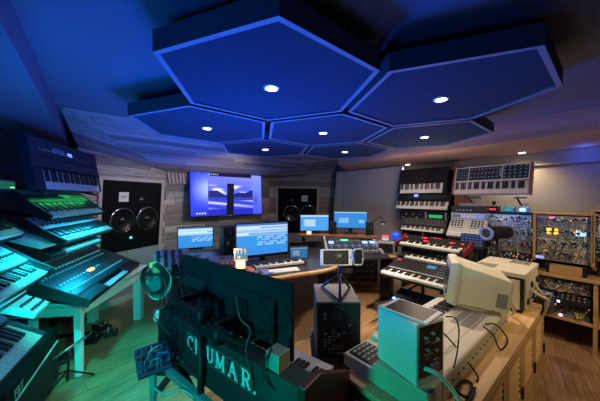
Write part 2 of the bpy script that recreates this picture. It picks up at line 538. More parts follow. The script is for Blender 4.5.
for k, (cx, cy) in centres.items():
    r = thing('hexagonal_ceiling_panel', hexlab[k], 'ceiling panel', (cx * HH, cy * HH, HC + HH), group='hexagonal ceiling panels')
    th = .088
    b = MB(); o, i = hexpts(HS), hexpts(HS - .026)
    vs = [(*p, 0) for p in o] + [(*p, th) for p in o] + [(*p, 0) for p in i] + [(*p, .012) for p in i] + [(*p, th) for p in i]
    fs = []; b.m = 0
    for a in range(6):
        c = (a + 1) % 6
        fs += [(a, c, 6 + c, 6 + a)]
    b.add(vs, fs)
    n0 = 0
    b.m = 1
    for a in range(6):
        c = (a + 1) % 6
        b.f.append([a, a + 12, c + 12, c]); b.mi.append(1); b.sm.append(False)
        b.f.append([a + 12, a + 18, c + 18, c + 12]); b.mi.append(1); b.sm.append(False)
        b.f.append([a + 6, c + 6, c + 24, a + 24]); b.mi.append(0); b.sm.append(False)
        b.f.append([a + 18, a + 24, c + 24, c + 18]); b.mi.append(0); b.sm.append(False)
    b.build('frame', [HXS, HXF], r)
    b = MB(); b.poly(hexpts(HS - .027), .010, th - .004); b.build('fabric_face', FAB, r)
    b = MB(); b.lathe([(.030, .004), (.042, .004), (.044, .0105)], 24); dl = b.build('downlight', WHT, r)
    b = MB(); b.cyl((0, 0, .006), .030, .006, 24); b.build('lamp_lens', E_COOL, dl)
    for a in (0, 2, 4):
        p = hexpts(HS * .7)[a]; b = MB(); b.bar((p[0], p[1], th - .005), (p[0], p[1], ZC - HC - HH), .002, 6); b.build('suspension_wire', STL, r)

for nm, p, lab in (('recessed_downlight', room(4.06, 2.17, ZB), 'round warm downlight in the bulkhead above the left synth rack'),
                   ('recessed_downlight', room(4.1, .72, ZB), 'round warm downlight in the bulkhead above the big wood-ended synthesizer')):
    r = thing(nm, lab, 'ceiling light', p, group='bulkhead downlights')
    b = MB(); b.lathe([(.030, -.004), (.045, -.004), (.047, 0), (.03, .0)], 24); b.build('trim_ring', WHT, r)
    b = MB(); b.cyl((0, 0, -.004), .03, .006, 20); b.build('lamp_lens', E_WARM, r)

# ================================================================== MAIN SPEAKERS IN THE WALL
CONE = mat('speaker_cone', (.008, .008, .009), .25, coat=.25)
SPKB = mat('black_baffle', (.005, .005, .006), .6, spec=.08)
SPKL = mat('grey_lower_baffle', (.30, .29, .29), .5)


def main_speaker(label, p1, d, n, w, mirror, zt, zb, plate_txt):
    tilt = math.atan(TILT)
    o = soff(p1, d, n, w / 2, zb, 0)
    rz = math.atan2(d.y, d.x)
    r = thing('wall_speaker', label, 'loudspeaker', o, rz, tilt * 1.0, 'main speakers set in the board wall')
    h = zt - zb
    r.rotation_euler = (tilt, 0, rz)
    s = 1 if not mirror else -1
    b = MB(); fr = .045
    for x0, x1, z0, z1 in ((-w / 2 - fr, -w / 2, 0, h + fr), (w / 2, w / 2 + fr, 0, h + fr), (-w / 2, w / 2, h, h + fr)):
        b.bx(x0, x1, -.03, .0, z0, z1)
    b.build('surround', PANW, r, bevel=.003)
    b = MB(); b.bx(-w / 2, w / 2, -.018, 0, h - .98, h); b.build('baffle', SPKB, r)
    b = MB(); b.bx(-w / 2, w / 2, -.016, 0, 0, h - .982); b.build('lower_baffle', SPKL, r)
    zc = h - .54; sh_ = .05 if mirror else .02
    for q, xx in enumerate((-.185 + sh_, .185 + sh_)):
        b = MB(); b.lathe([(.05, -.022), (.145, -.034), (.158, -.042), (.162, -.03)], 32, (xx, 0, zc), 'y')
        dv = b.build('woofer', CONE, r)
        b = MB(); b.torus((xx, -.03, zc), .163, .011, 36, 8, 'y'); b.build('chrome_ring', CHR, dv, label='bright chrome ring')
        b = MB(); b.lathe([(.0005, -.062), (.03, -.056), (.052, -.036), (.056, -.022)], 24, (xx, 0, zc), 'y'); b.build('dust_cap', CONE, dv)
    b = MB(); b.lathe([(.001, -.03), (.02, -.03), (.03, -.022), (.058, -.03), (.062, -.016)], 24, (s * .13, 0, h - .265), 'y'); b.build('tweeter', CONE, r)
    b = MB(); b.box((-s * .155, -.021, h - .22), (.13, .006, .13)); pl = b.build('name_plate', WHT, r)
    letters(plate_txt, .045, EBO, pl, (-s * .155, -.0245, h - .22), (PI / 2, 0, 0))
    b = MB(); b.lathe([(.001, -.0165), (.068, -.0165), (.07, -.02), (.078, -.022), (.08, -.015)], 24, (-.12, 0, .32), 'y'); b.build('bass_port', EBO, r)
    b = MB(); b.cyl((-.03, -.022, h - .80), .018, .012, 14, 'y'); b.build('control_knob', E_CYAN if not mirror else DRK, r)
    return r


main_speaker('large black twin-woofer speaker in the board wall behind the left keyboards', LP1, ld, ln, .86, False, HC + .24, .10, 'EMC')
main_speaker('large black twin-woofer speaker in the board wall behind the small monitors', RP1, rd, rn, .86, True, HC + .215, .10, 'EMC')

# ================================================================== TELEVISION
def tv_img(u, v):
    if .25 < u < .84 and v > .93: c = (.004, .004, .03)
    elif .22 < u < .86:
        if v > .72: c = (.10 + .1 * u, .12 + .1 * u, .80) if v > .84 else (.13, .15, .78)
        else:
            m_ = .50 + .06 * math.sin(u * 9) + .03 * math.sin(u * 23)
            cl = max(0, math.sin(u * 17 + 2 * math.sin(v * 13)) * math.sin(v * 21 + u * 5))
            if v > m_ + .05: c = (.09 + .65 * cl, .13 + .65 * cl, .8 + .1 * cl)
            elif v > .42: c = (.008, .014, .16)
            elif v > .36: c = (.03, .04, .38)
            else:
                g = max(0, math.sin(v * 40 + u * 8)) * max(0, 1 - abs(v - .28) * 6)
                c = (.03 + .5 * g, .05 + .5 * g, .58 + .3 * g)
        if v < .14: c = (.015, .02, .42)
    elif u <= .22:
        t = u / .22; g = math.exp(-((v - .62) ** 2) / .06)
        c = (.015 + .34 * t * g, .035 + .42 * t * g, .62 + .38 * g)
    else:
        t = (u - .86) / .14; g = math.exp(-((v - .38) ** 2) / .03 - ((t - .3) ** 2) / .08)
        c = (.05 + .14 * v - .05 * g, .07 + .18 * v - .05 * g, .92 - .62 * g)
    if .455 + .03 * v < u < .56 + .02 * v and v < .77: c = (.002, .002, .012)
    if .05 < u < .2 and .045 < v < .075 and math.sin(u * 190) > -.4: c = (.7, .75, 1)
    if .27 < u < .36 and .95 < v < .98 and math.sin(u * 260) > -.2: c = (.6, .6, .8)
    return c


r = thing('television', 'wide flat television on the board wall showing a lake with a dark tower', 'television', P(226, 217.5, 4.36 * 1.03) + Vector((.04, .03, 0)), R(38.9), R(-3), None)
tvc = r
c_ = (P(192, 217, 4.22) + P(261, 214.5, 5.03)) / 2
r.location = c_
W_ = 1.37; H_ = .775
b = MB(); b.bx(-W_ / 2, W_ / 2, 0, .045, 0, H_); b.build('housing', BLK, r, bevel=.006)
inst('screen', grid_screen(120, 68, W_ - .02, H_ - .025, tv_img), r, (0, -.002, .014)).data.materials.append(screen_mat('television_light', 1.5))
b = MB(); b.bx(-.2, .2, .045, .075, .25, .55); b.build('wall_bracket', MET, r)
b = MB(); b.bx(-.05, .05, -.004, 0, .002, .011); b.build('brand_mark', SIL, r)

# ================================================================== DESK AND WHAT STANDS ON IT
DZ = .735
desk = thing('studio_desk', 'curved dark studio desk with a honey wood front edge', 'desk', (0, 0, 0))
dpts = [(-1.9, 3.30), (-1.62, 2.82), (-.52, 2.34), (.0, 2.48), (.36, 2.70), (.52, 3.08), (1.22, 3.22), (1.36, 3.72), (.35, 4.35), (-.9, 3.82)]
b = MB(); b.poly(dpts, DZ - .03, DZ); b.build('desktop', mat('dark_desktop', (.03, .028, .03), .3), desk, bevel=.004)
b = MB(); b.tube([Vector((x, y, DZ - .018)) for x, y in dpts[1:7]], .022, 8, True, 5); b.build('front_edge', WDL, desk)
for x, y, w, d in ((-1.55, 3.1, .06, .5), (-.45, 2.9, .05, .6), (.36, 4.0, .05, .5), (1.24, 3.62, .05, .3)):
    b = MB(); b.at((x, y, 0), (0, 0, ROOM if x < 0 else .15)); b.bx(-w / 2, w / 2, -d / 2, d / 2, 0, DZ - .032); b.build('leg_panel', DRK, desk)
b = MB(); b.at((.93, 4.34, 0), (0, 0, -.06)); b.bx(-.62, .50, -.2, .26, .05, .10); b.bx(-.62, .50, -.2, -.17, 0, .05); b.build('plinth', WDR, desk)
b = MB(); b.at((-.62, 3.35, 0), (0, 0, ROOM)); b.bx(-.8, .75, .2, .23, .25, DZ - .032); b.build('modesty_panel', DRK, desk)
# rack gear standing on the plinth
r = thing('rack_equipment', 'black rack frame of studio processors standing on the wooden plinth under the mixing console', 'rack', (.93, 4.40, .101), -.06)
b = MB(); b.bx(-.44, .36, -.24, .2, 0, .55); b.build('case', BLK, r)
for k, m in enumerate((DRK, GRY, DRK, LGR, DRK)):
    for xx in (-.23, .16):
        b = MB(); b.bx(xx - .18, xx + .18, -.252, -.24, .03 + k * .1, .115 + k * .1); f = b.build('rack_unit', m if xx < 0 else DRK, r)
        for j in range(4):
            inst('knob', ctl_mesh('knob', .009, .012, SIL), f, (xx - .12 + j * .07, -.252, .075 + k * .1), (PI / 2, 0, 0))


def daw(seed, warm=0):
    rn_ = random.Random(seed)
    rows = [rn_.random() for _ in range(40)]

    def f(u, v):
        base = (.04, .28, .80)
        if v > .93: return (.06, .22, .55)
        if v > .90: return (.75, .85, .95)
        k = int(v * 26)
        if v > .62:
            t = rows[k]; w = rows[(k * 7) % 40]
            if t < .35: return (.50, .78, .95)
            if t < .55: return (.36, .82, .86)
            if t < .75: return (.46, .52, .95)
            return (.75, .9, .95) if u < w else (.12, .45, .9)
        if u > .38 and k % 2 == 0 and .3 < v < .6: return (.35, .62, .98) if (u * 13 + k) % 3 < 2.3 else base
        return (base[0], base[1] + .1 * v, base[2] + .12 * v)
    return f


def daw2(u, v):
    if v > .9: return (.55, .75, .95)
    if .12 < u < .55 and .25 < v < .75:
        return (.60, .80, .98) if (int(v * 22) % 3 and .15 < u < .5) else (.35, .60, .92)
    if v < .08: return (.10, .3, .7)
    return (.07, .38, .88)


def daw3(u, v):
    if v > .92: return (.4, .6, .85)
    if .3 < v < .62 and .15 < u < .45: return (.30, .62, .98) if math.sin(u * 160) * math.sin(v * 60 + u * 9) > -.2 else (.06, .30, .78)
    if .3 < v < .5 and .75 < u < .92: return (.25, .55, .95)
    return (.03, .27, .72)


def monitor(name, label, cat, loc, rz, w, h, fn, bez=.012, chin=.0, body=BLK, stand=True, tilt=0, lift=.1, nx=60, ny=40, em='monitor_light', es=1.0, depth=.03, group=None):
    r = thing(name, label, cat, loc, rz, 0, group)
    b = MB(); b.bx(-w / 2 - bez, w / 2 + bez, 0, depth, lift - chin, lift + h + 2 * bez); hs = b.build('housing', body, r, bevel=.004)
    s = inst('screen', grid_screen(nx, ny, w, h, fn), r, (0, -.0015, lift + bez)); s.data.materials.append(screen_mat(em, es))
    if stand:
        b = MB(); b.bx(-.03, .03, depth, depth + .02, .01, lift + h * .5); b.bx(-w * .2, w * .2, depth - .06, depth + .12, 0, .012); b.build('stand', body, r, bevel=.003)
    return r


pm = lambda px, py, Y: Vector((P(px, py, Y).x, P(px, py, Y).y, DZ))
c_ = (pm(237, 250, 2.72) + pm(287, 250, 3.0)) / 2
monitor('desktop_monitor', 'largest desktop monitor, bright blue session view behind the white-keyed controller', 'computer monitor', c_, R(27), .60, .345, daw(3), chin=.02, lift=.09, nx=90, ny=60)
c_ = (pm(178.5, 250, 3.5) + pm(212.5, 245, 3.7)) / 2
monitor('desktop_monitor', 'computer monitor at the far left of the desk below the television', 'computer monitor', c_, R(26), .455, .285, daw(8), lift=.02, em='monitor_light')
r = thing('desk_speaker', 'black monitor speaker on the desk left of the largest monitor', 'loudspeaker', pm(233.5, 256, 3.28), R(30))
b = MB(); b.bx(-.125, .125, 0, .24, 0, .36); b.build('cabinet', BLK, r, bevel=.008)
b = MB(); b.lathe([(.02, -.002), (.085, -.012), (.095, -.004), (.097, .001)], 24, (0, 0, .13), 'y'); b.build('woofer', CONE, r)
b = MB(); b.lathe([(.001, -.01), (.02, -.01), (.035, -.003), (.036, .001)], 20, (0, 0, .28), 'y'); b.build('tweeter', CONE, r)
# tablet clock on a lamp
tc = P(240.5, 259, 2.5)
r = thing('glowing_lamp', 'small glowing orange block lamp under the tilted weather tablet', 'lamp', (tc.x, tc.y, DZ + .034), R(15))
b = MB(); b.bx(-.065, .065, -.05, .05, 0, .012); b.build('base', WDR, r)
E_LMP = emit('orange_glow', (1, .42, .10), 9)
b = MB(); b.bx(-.042, .042, -.035, .035, .012, .072); b.build('lamp_shade', E_LMP, r, bevel=.01)


def tab(u, v):
    if .1 < v < .35 and .2 < u < .45: return (.8, .9, .95)
    if v > .45 and (u * 3 % 1) > .35 and (v * 5 % 1) > .4: return (.65, .85, .95)
    return (.05, .20, .38) if v > .4 else (.10, .35, .48)


r = thing('tablet_display', 'small white-framed tablet with weather numbers standing tilted on the orange lamp', 'tablet', (tc.x, tc.y + .012, DZ + .107), R(12), R(-12))
b = MB(); b.bx(-.066, .066, 0, .012, 0, .122); b.build('housing', WHT, r, bevel=.004)
inst('screen', grid_screen(24, 22, .108, .094, tab), r, (0, -.0012, .018)).data.materials.append(screen_mat('tablet_light', .9))
# notebook / papers beside it
PAP = mat('paper', (.6, .58, .55), .7)
cols = [mat('book_cover_red', (.35, .12, .08), .5), mat('book_cover_blue', (.1, .16, .45), .5), PAP]
for k, (dx, dy, rz_, z, lab) in enumerate(((0, -.02, .2, 0, 'closed dark red book under the orange lamp, the upper one'), (.16, -.03, .6, 0, 'blue and white magazine beside the orange lamp'))):
    b = MB(); b.mat(0).bx(-.14, .14, -.11, .11, 0, .034 if k == 0 else .012); b.mat(1).bx(-.13, .141, -.105, .105, .004, .028 if k == 0 else .008)
    tag(b.build('book' if k == 0 else 'magazine', [cols[k], PAP], None, (tc.x + dx, tc.y + dy, DZ + z), (0, 0, rz_), .002), 'closed dark red book under the orange lamp' if k == 0 else lab, 'book')
# white-key controller and computer keyboard
kc = (P(254, 267, 2.52) + P(306, 257, 2.78)) / 2
synth('midi_controller', 'slim blue-lit controller keyboard on the desk under the largest monitor', 'keyboard', (kc.x, kc.y, DZ + .001), R(25), .60, .22, .045, 0, 22, None, .54, .02, .12, DRK, ctl=[kn(.1, .9, 8, .5, .5, 1, .007, .01)])
kc = (P(270, 272.5, 2.42) + P(300, 268, 2.5)) / 2
r = thing('computer_keyboard', 'slim white computer keyboard at the wooden desk edge', 'keyboard', (kc.x, kc.y + .03, DZ + .001), R(20))
b = MB(); b.prism([(0, 0), (0, .006), (.11, .012), (.11, 0)], -.16, .16); b.build('case', SIL, r, bevel=.002)
km = shared('pck', (1,), lambda: MB().bx(-.0085, .0085, -.008, .008, 0, .004).mesh('key_cap', WHT))
for j in range(5):
    for i in range(16): inst('key_cap', km, r, (-.143 + i * .019, .014 + j * .0195, .0065 + j * .001), (.05, 0, 0))
r = thing('computer_mouse', 'small dark mouse beside the white computer keyboard', 'mouse', (kc.x - .24, kc.y - .03, DZ), R(20))
b = MB(); b.lathe([(.001, .03), (.015, .028), (.026, .018), (.03, .004), (.03, 0)], 16); o = b.build('shell', DRK, r); o.scale = (1, 1.7, 1)
# laptop-size small tablet monitor right of the largest
monitor('small_display', 'small grey-blue tablet display leaning right of the largest monitor', 'tablet', pm(299, 252, 2.95), R(8), .2, .125, daw2, body=DRK, lift=.02, nx=30, ny=20, em='dim_screen', es=.42)
# meter bridge level: two monitors on a shelf
shz = .93
sh = thing('monitor_shelf', 'dark raised shelf along the back of the desk carrying two small monitors', 'shelf', (0, 0, DZ), 0)
sp = [tuple(P(298, 240, 3.72).xy), tuple(P(378, 235, 3.5).xy), tuple(P(376, 235, 3.85).xy), tuple(P(300, 240, 4.05).xy)]
b = MB(); b.poly(sp, shz - DZ - .025, shz - DZ); b.build('board', WDR, sh)
for t in (.06, .5, .94):
    p = lerp(Vector((*sp[0], 0)), Vector((*sp[1], 0)), t); q = lerp(Vector((*sp[3], 0)), Vector((*sp[2], 0)), t)
    b = MB(); m_ = (p + q) / 2; b.bx(m_.x - .02, m_.x + .02, m_.y - .12, m_.y + .12, 0, shz - DZ - .025); b.build('support', DRK, sh)
p = P(314.5, 235, 3.86); monitor('desktop_monitor', 'small monitor with a pale window, left one on the raised shelf', 'computer monitor', (p.x, p.y, shz), R(2), .425, .235, daw2, lift=.03 , nx=44, ny=30, depth=.02)
p = P(350.5, 229, 3.76); monitor('desktop_monitor', 'small deep-blue monitor, right one on the raised shelf', 'computer monitor', (p.x, p.y, shz), R(-8), .475, .235, daw3, lift=.085, nx=60, ny=30, depth=.02)
b = MB(); q = P(308.5, 240, 3.72)
r = thing('candle_lamp', 'tiny warm glowing candle lamp below the left small monitor', 'lamp', (q.x - .1, q.y - .02 , shz))
r.location = (P(309, 238, 3.79).x, 3.79, shz)
b = MB(); b.cyl((0, 0, .02), .035, .04, 14); b.build('glass', emit('candle_glow', (1, .55, .35), 1.6), r)
for px, lab in ((333.5, 'small dark speaker between the two shelf monitors'), (370.5, 'small dark speaker at the right of the two shelf monitors')):
    p = P(px, 232, 3.74 if px < 350 else 3.62)
    r = thing('small_speaker', lab, 'loudspeaker', (p.x, p.y + .02, shz), R(-4), group='small shelf speakers')
    b = MB(); b.bx(-.05, .05, 0, .09, 0, .19); b.build('cabinet', BLK, r, bevel=.006)
    b = MB(); b.lathe([(.008, -.001), (.032, -.008), (.037, -.002), (.038, .001)], 18, (0, 0, .075), 'y'); b.build('woofer', CONE, r)
# mixing console
mc = P(355, 252, 3.18)
con = thing('mixing_console', 'sloping mixing console with lit faders on the desk below the small monitors', 'mixing console', (mc.x, mc.y - .02, DZ), R(1))
MIXP = mat('console_panel', (.025, .03, .045), .35)
CW = .66
b = MB(); b.prism([(0, 0), (0, .05), (.12, .06), (.44, .17), (.47, .15), (.47, 0)], -CW / 2, CW / 2); b.build('body', MIXP, con, bevel=.004)
for s_ in (-1, 1):
    b = MB(); b.prism([(-.01, -.0), (-.01, .07), (.12, .085), (.45, .20), (.48, .17), (.48, 0)], s_ * (CW / 2 + .014) - .014, s_ * (CW / 2 + .014) + .014); b.build('side_cheek', SIL, con, bevel=.004)
ca = math.atan2(.11, .32)
for i in range(20):
    x = -CW / 2 + .03 + i * (CW - .06) / 19
    inst('fader', ctl_mesh('slider', .012, .075, WHT), con, (x, .065, .056), (.08, 0, 0))
    for j in range(4):
        inst('knob', ctl_mesh('knob', .007, .012, (GRY, E_BLUE, GRY, SIL)[j] if i % 3 == 1 else (GRY if j % 2 else DRK)), con, (x, .16 + j * .06, .06 + (.04 + j * .06) * .344 + .001), (ca, 0, 0))
b = MB(); b.bx(-.05, .05, -.012, .012, 0, .005); b.build('display', emit('console_green', (.1, 1, .5), 2.5), con, (-.07, .36, .147), (ca, 0, 0))
for x in (-.26, .2, .3):
    b = MB(); b.bx(-.035, .035, -.03, .03, 0, .004); b.build('display', emit('console_blue', (.25, .5, 1), 2.0), con, (x, .3, .126), (ca, 0, 0))
# armrest in front of console is a separate black keyboard slab
r = thing('trackball_panel', 'low black control panel along the desk edge in front of the mixing console', 'control panel', (mc.x + .06, mc.y - .17, DZ), R(4))
b = MB(); b.prism([(0, 0), (0, .02), (.12, .035), (.12, 0)], -.28, .34); b.build('body', BLK, r, bevel=.003)
b = MB(); b.sphere((0, .06, .035), .025); b.build('trackball', LGR, r)
# small picture monitor, red clock and gooseneck lamp
p = P(386, 247, 3.25)
r = thing('small_television', 'small grey box television with a dark screen right of the console', 'television', (p.x, p.y, DZ), R(-20))
b = MB(); b.bx(-.105, .105, 0, .16, 0, .165); b.build('housing', GRY, r, bevel=.008)
b = MB(); b.bx(-.085, .085, -.004, 0, .03, .145); b.build('screen', EBO, r)
r = thing('digital_clock', 'small red and white lit clock on top of the small grey television', 'clock', (p.x + .01, p.y + .06, DZ + .166), R(-15))
b = MB(); b.bx(-.05, .05, 0, .05, 0, .095); b.build('housing', DRK, r, bevel=.004)
b = MB(); b.bx(-.043, .043, -.003, 0, .05, .085); b.build('display', emit('clock_red', (1, .12, .12), 1.2), r)
b = MB(); b.bx(-.043, .043, -.003, 0, .012, .046); b.build('label_strip', emit('clock_pale', (.6, .75, .9), .6), r)
gb = P(372, 236, 3.5)
r = thing('gooseneck_lamp', 'black gooseneck lamp arching above the small red clock', 'lamp', (gb.x - .06, gb.y + .05, shz if False else DZ), 0)
tip = P(383, 222, 3.38) - Vector(r.location)
b = MB(); b.cyl((0, 0, .01), .05, .02, 18); b.build('base', BLK, r)
b = MB(); b.tube([(0, 0, .02), (0, 0, .3), (.05, -.02, .37), (tip.x - .04, tip.y, tip.z + .07), tip], .006, 8); b.build('neck', BLK, r)
b = MB(); b.lathe([(.001, .02), (.025, .015), (.04, -.02), (.001, -.018)], 16); b.build('lamp_shade', BLK, r, tip)
b = MB(); b.cyl((0, 0, -.022), .02, .004, 12); b.build('led', emit('green_white_led', (.5, 1, .8), 3), r, tip)
p = P(396, 233, 3.45)
r = thing('blue_lamp', 'round blue glowing lamp between the red clock and the keyboard rack', 'lamp', (p.x, p.y, DZ))
b = MB(); b.cyl((0, 0, .08), .02, .16, 14); b.build('base', BLK, r)
b = MB(); b.sphere((0, 0, .215), .058); b.build('globe', emit('blue_globe', (.02, .08, .9), .9), r)
# dark devices on the left wing of the desk
for px, py, Y, w, d, h, rz_, m, lab in ((197, 262, 2.95, .42, .3, .06, 20, DRK, 'wide dark rack box on the left wing of the desk below the far left monitor'),
                                   (222, 262, 2.75, .26, .22, .08, 24, NAVY, 'blue-lit dark box on the desk in front of the black desk speaker'),
                                   (221, 270, 2.6, .2, .12, .04, 24, BLK, 'low black box with pale sticker at the left desk edge')):
    p = P(px, py, Y)
    r = thing('rack_device', lab, 'audio device', (p.x, p.y, DZ + .001), R(rz_))
    b = MB(); b.bx(-w / 2, w / 2, -d / 2, d / 2, 0, h); b.build('case', m if h < .05 else mat('blue_lit_rack_case', (.09, .12, .22), .4), r, bevel=.004)  # lighter blue colour stands in for blue light on dark cases
    for i in range(5): inst('knob', ctl_mesh('knob', .009, .014, LGR), r, (-w * .35 + i * w * .17, -d / 2, h * .5), (PI / 2, 0, 0))
    b = MB(); b.bx(-w * .1, w * .1, -d * .2, d * .2, h, h + .002); b.build('sticker', PAP if h < .05 else DRK, r)

# ================================================================== LEFT STACK OF KEYBOARDS
dl = Vector((math.cos(RZ_L), math.sin(RZ_L), 0)); pl_ = Vector((dl.y, -dl.x, 0))   # pl_ points to the room


def lstack(px, py, Y, W, **k):
    """front left corner seen at (px,py) with depth Y"""
    p = P(px, py, Y); c = p + dl * (W / 2)
    return c


c_ = lstack(26, 190, 1.80, 1.0)
synth('synthesizer', 'tallest dark blue-grey synthesizer tipped steeply, at the top of the left stack', 'synthesizer', c_, RZ_L, 1.0, .40, .07, R(80), 36, .11, .86, .04, .15, NAVY, ctl=[
    kn(.1, .9, 14, .35, .35, 1), bt(.1, .5, 12, .6, .6, 1), ('disp', .26, .42, .58, .74, emit('dim_blue', (.04, .09, .5), .25)), ('disp', .47, .53, .58, .7, E_BLUE)], panel=mat('dark_blue_panel', (.014, .018, .032), .5))
c_ = lstack(46, 218, 1.84, .86); c_.z -= 0.03
synth('synthesizer', 'keyboard with a green-lit panel, second from the top of the left stack', 'synthesizer', c_, RZ_L, .86, .30, .06, R(40), 36, .03, .80, .03, .14, BLK, ctl=[
    kn(.08, .5, 9, .4, .4, 1), bt(.55, .92, 10, .3, .5, 2, m=E_GRN), ('plate', .03, .97, .62, .95, mat('green_panel', (.10, .22, .10), .4)), ('disp', .5, .66, .4, .58, E_GRN)])
c_ = lstack(61, 240, 1.90, .88); c_.z -= 0.05
synth('synthesizer', 'white keyed synthesizer with a cyan-lit pale panel, third from the top of the left stack', 'synthesizer', c_, RZ_L, .88, .30, .07, R(32), 36, .03, .82, .03, .14, BLK, panel=LGR, ctl=[
    kn(.05, .95, 16, .3, .75, 2), bt(.1, .9, 16, .5, .5, 1, m=DRK)])
c_ = lstack(48, 256, 1.82, .80); c_.z -= 0.045
synth('synthesizer', 'compact dark synthesizer with button grid at its left, lowest tier of the left stack', 'synthesizer', c_, RZ_L, .80, .26, .06, R(26), 25, .19, .59, .025, .10, BLK, ctl=[
    bt(.03, .22, 6, .15, .85, 4, .013, .013, E_CYAN if False else LGR), kn(.3, .95, 10, .3, .7, 2, .007, .012, SIL)])
# table + large analog synthesizer
TP = Vector((-1.79, 2.06, 0)); RZ_T = R(97)
tz = .63
tb = thing('table', 'white wooden table with thick legs under the big left synthesizer', 'table', TP, RZ_T)
b = MB(); b.bx(-.04, 1.14, -.02, .60, tz - .03, tz); b.build('tabletop', TABLEP, tb, bevel=.004)
b = MB(); b.bx(.02, 1.06, .01, .035, tz - .13, tz - .031); b.bx(.02, .045, .036, .55, tz - .13, tz - .031); b.bx(1.035, 1.06, .036, .55, tz - .13, tz - .031); b.build('apron', TABLEP, tb)
for x, y, w in ((.03, .02, .045), (1.03, .02, .085), (.24, .53, .045), (1.03, .53, .085)):
    b = MB(); b.prism([(y - .005, 0), (y - .012, tz - .031), (y + w, tz - .031), (y + w - .012, 0)], x - w / 2, x + w / 2); b.build('leg', TABLEP, tb, bevel=.003)
c_ = Vector((-1.80, 2.50, tz + .004))
synth('analog_synthesizer', 'large slider-covered analog synthesizer lying on the white table', 'synthesizer', c_, RZ_L, 1.15, .56, .10, R(21), 0, None, .5, .03, .075, BLK, cheek=DRK, panel=mat('dark_teal_panel', (.025, .035, .04), .35), ctl=[
    sl(.04, .9, 24, .12, .55, 2, .012, .085, SIL), kn(.05, .93, 22, .70, .92, 2, .009, .014, LGR), bt(.06, .6, 14, .34, .34, 1, .014, .01, WHT), ('disp', .42, .5, .3, .37, E_ORG)])
b = MB(); b.bx(-.52, .5, .005, .06, .027, .034)
# ribbon controller strip along the front
o = [x for x in bpy.data.objects if x.name.startswith('analog_synthesizer')][0]
b = MB(); b.bx(-.54, .54, .008, .055, .027, .036); b.build('ribbon_strip', LGR, o)
# stand for the left stack
st = thing('keyboard_stand', 'black tubular stand holding the four-tier left keyboard stack', 'stand', (-1.66, 1.98, 0), RZ_L)
for x in (.08, .88):
    b = MB(); b.bar((x, .68, 0), (x, .70, 1.62), .018); b.bar((x, .35, .015), (x, .72, .015), .018); b.build('upright', MET, st)
    for z, yy in ((.985, .32), (1.135, .29), (1.30, .28), (1.5, .30)):
        b = MB(); b.bar((x, .69, z + .10), (x, yy, z), .012); b.build('support_arm', MET, st)
b = MB(); b.bar((.08, .69, .4), (.88, .69, .4), .014); b.build('crossbar', MET, st)

# ---------------- second stack close at the left edge
RZ_2 = R(117); d2 = Vector((math.cos(RZ_2), math.sin(RZ_2), 0)); p2 = Vector((d2.y, -d2.x, 0))


def rstack(px, py, Y, W):
    """front right corner at pixel, returns front centre"""
    return P(px, py, Y) - d2 * (W / 2)


c_ = rstack(47, 277, 1.5, .62)
synth('modular_keyboard', 'small keyboard synthesizer with a tall cyan-lit slider panel at the left edge', 'synthesizer', c_, RZ_2, .62, .42, .10, R(30), 22, .05, .52, .03, .10, BLK, cheek=DRK, panel=mat('steel_blue_panel', (.35, .42, .46), .35), ctl=[
    sl(.06, .94, 20, .22, .8, 3, .010, .05, EBO), kn(.1, .9, 12, .95, .95, 1)])
c_ = rstack(22, 238, 1.62, .55)
synth('synthesizer', 'dark synthesizer with greyish keys, topmost of those cut by the left frame edge', 'synthesizer', c_, RZ_2, .55, .34, .09, R(35), 22, .03, .49, .03, .13, BLK, ctl=[kn(.1, .9, 10, .3, .8, 3)])
c_ = rstack(25, 296, 1.40, .55)
synth('synthesizer', 'grey keyed synthesizer at the left frame edge under the cyan slider panel', 'synthesizer', c_, RZ_2, .55, .30, .08, R(26), 22, .02, .51, .03, .14, BLK, ctl=[kn(.1, .9, 10, .3, .8, 2)])
c_ = rstack(39, 342, 1.22, .60)
synth('synthesizer', 'bright cyan-lit keyboard above the black amplifier in the bottom left corner', 'synthesizer', c_, RZ_2, .60, .32, .085, R(34), 22, .03, .54, .03, .14, DRK, panel=mat('blue_panel', (.10, .16, .30), .4), ctl=[
    kn(.1, .9, 9, .4, .4, 1), bt(.1, .9, 14, .75, .75, 1)])
p = P(21, 309, 1.42)
r = thing('mixer_module', 'small pale desktop module lit cyan between the left edge keyboards', 'audio device', p, RZ_2, R(24))
b = MB(); b.prism([(-.09, 0), (-.09, .03), (.09, .05), (.09, 0)], -.09, .09); b.build('case', WHT, r, bevel=.003)
for i in range(5):
    for j in range(3): inst('knob', ctl_mesh('knob', .008, .014, DRK), r, (-.065 + i * .032, -.06 + j * .05, .034 + j * .0055))
p = P(34, 243, 1.86)
r = thing('desktop_module', 'bright pale module tilted beside the left keyboard stack', 'audio device', p, RZ_L, R(20))
b = MB(); b.prism([(-.1, 0), (-.1, .025), (.1, .05), (.1, 0)], -.1, .13); b.build('case', WHT, r, bevel=.003)
for i in range(6): inst('button', ctl_mesh('button', .018, .01, GRY), r, (-.07 + i * .033, .07, .047))
p = P(8, 192, 1.75)
r = thing('small_amplifier', 'small box with a green glowing face at the left edge above the dark synthesizer', 'audio device', p, RZ_2)
b = MB(); b.bx(-.16, .1, 0, .18, 0, .09); b.build('case', DRK, r, bevel=.004)
b = MB(); b.bx(-.14, .08, -.004, 0, .02, .075); b.build('panel', emit('green_face', (.03, .28, .16), .35), r)
b = MB(); b.bx(.02, .07, -.006, -.004, .03, .036); b.build('led', emit('green_led', (.2, 1, .5), 2), r)
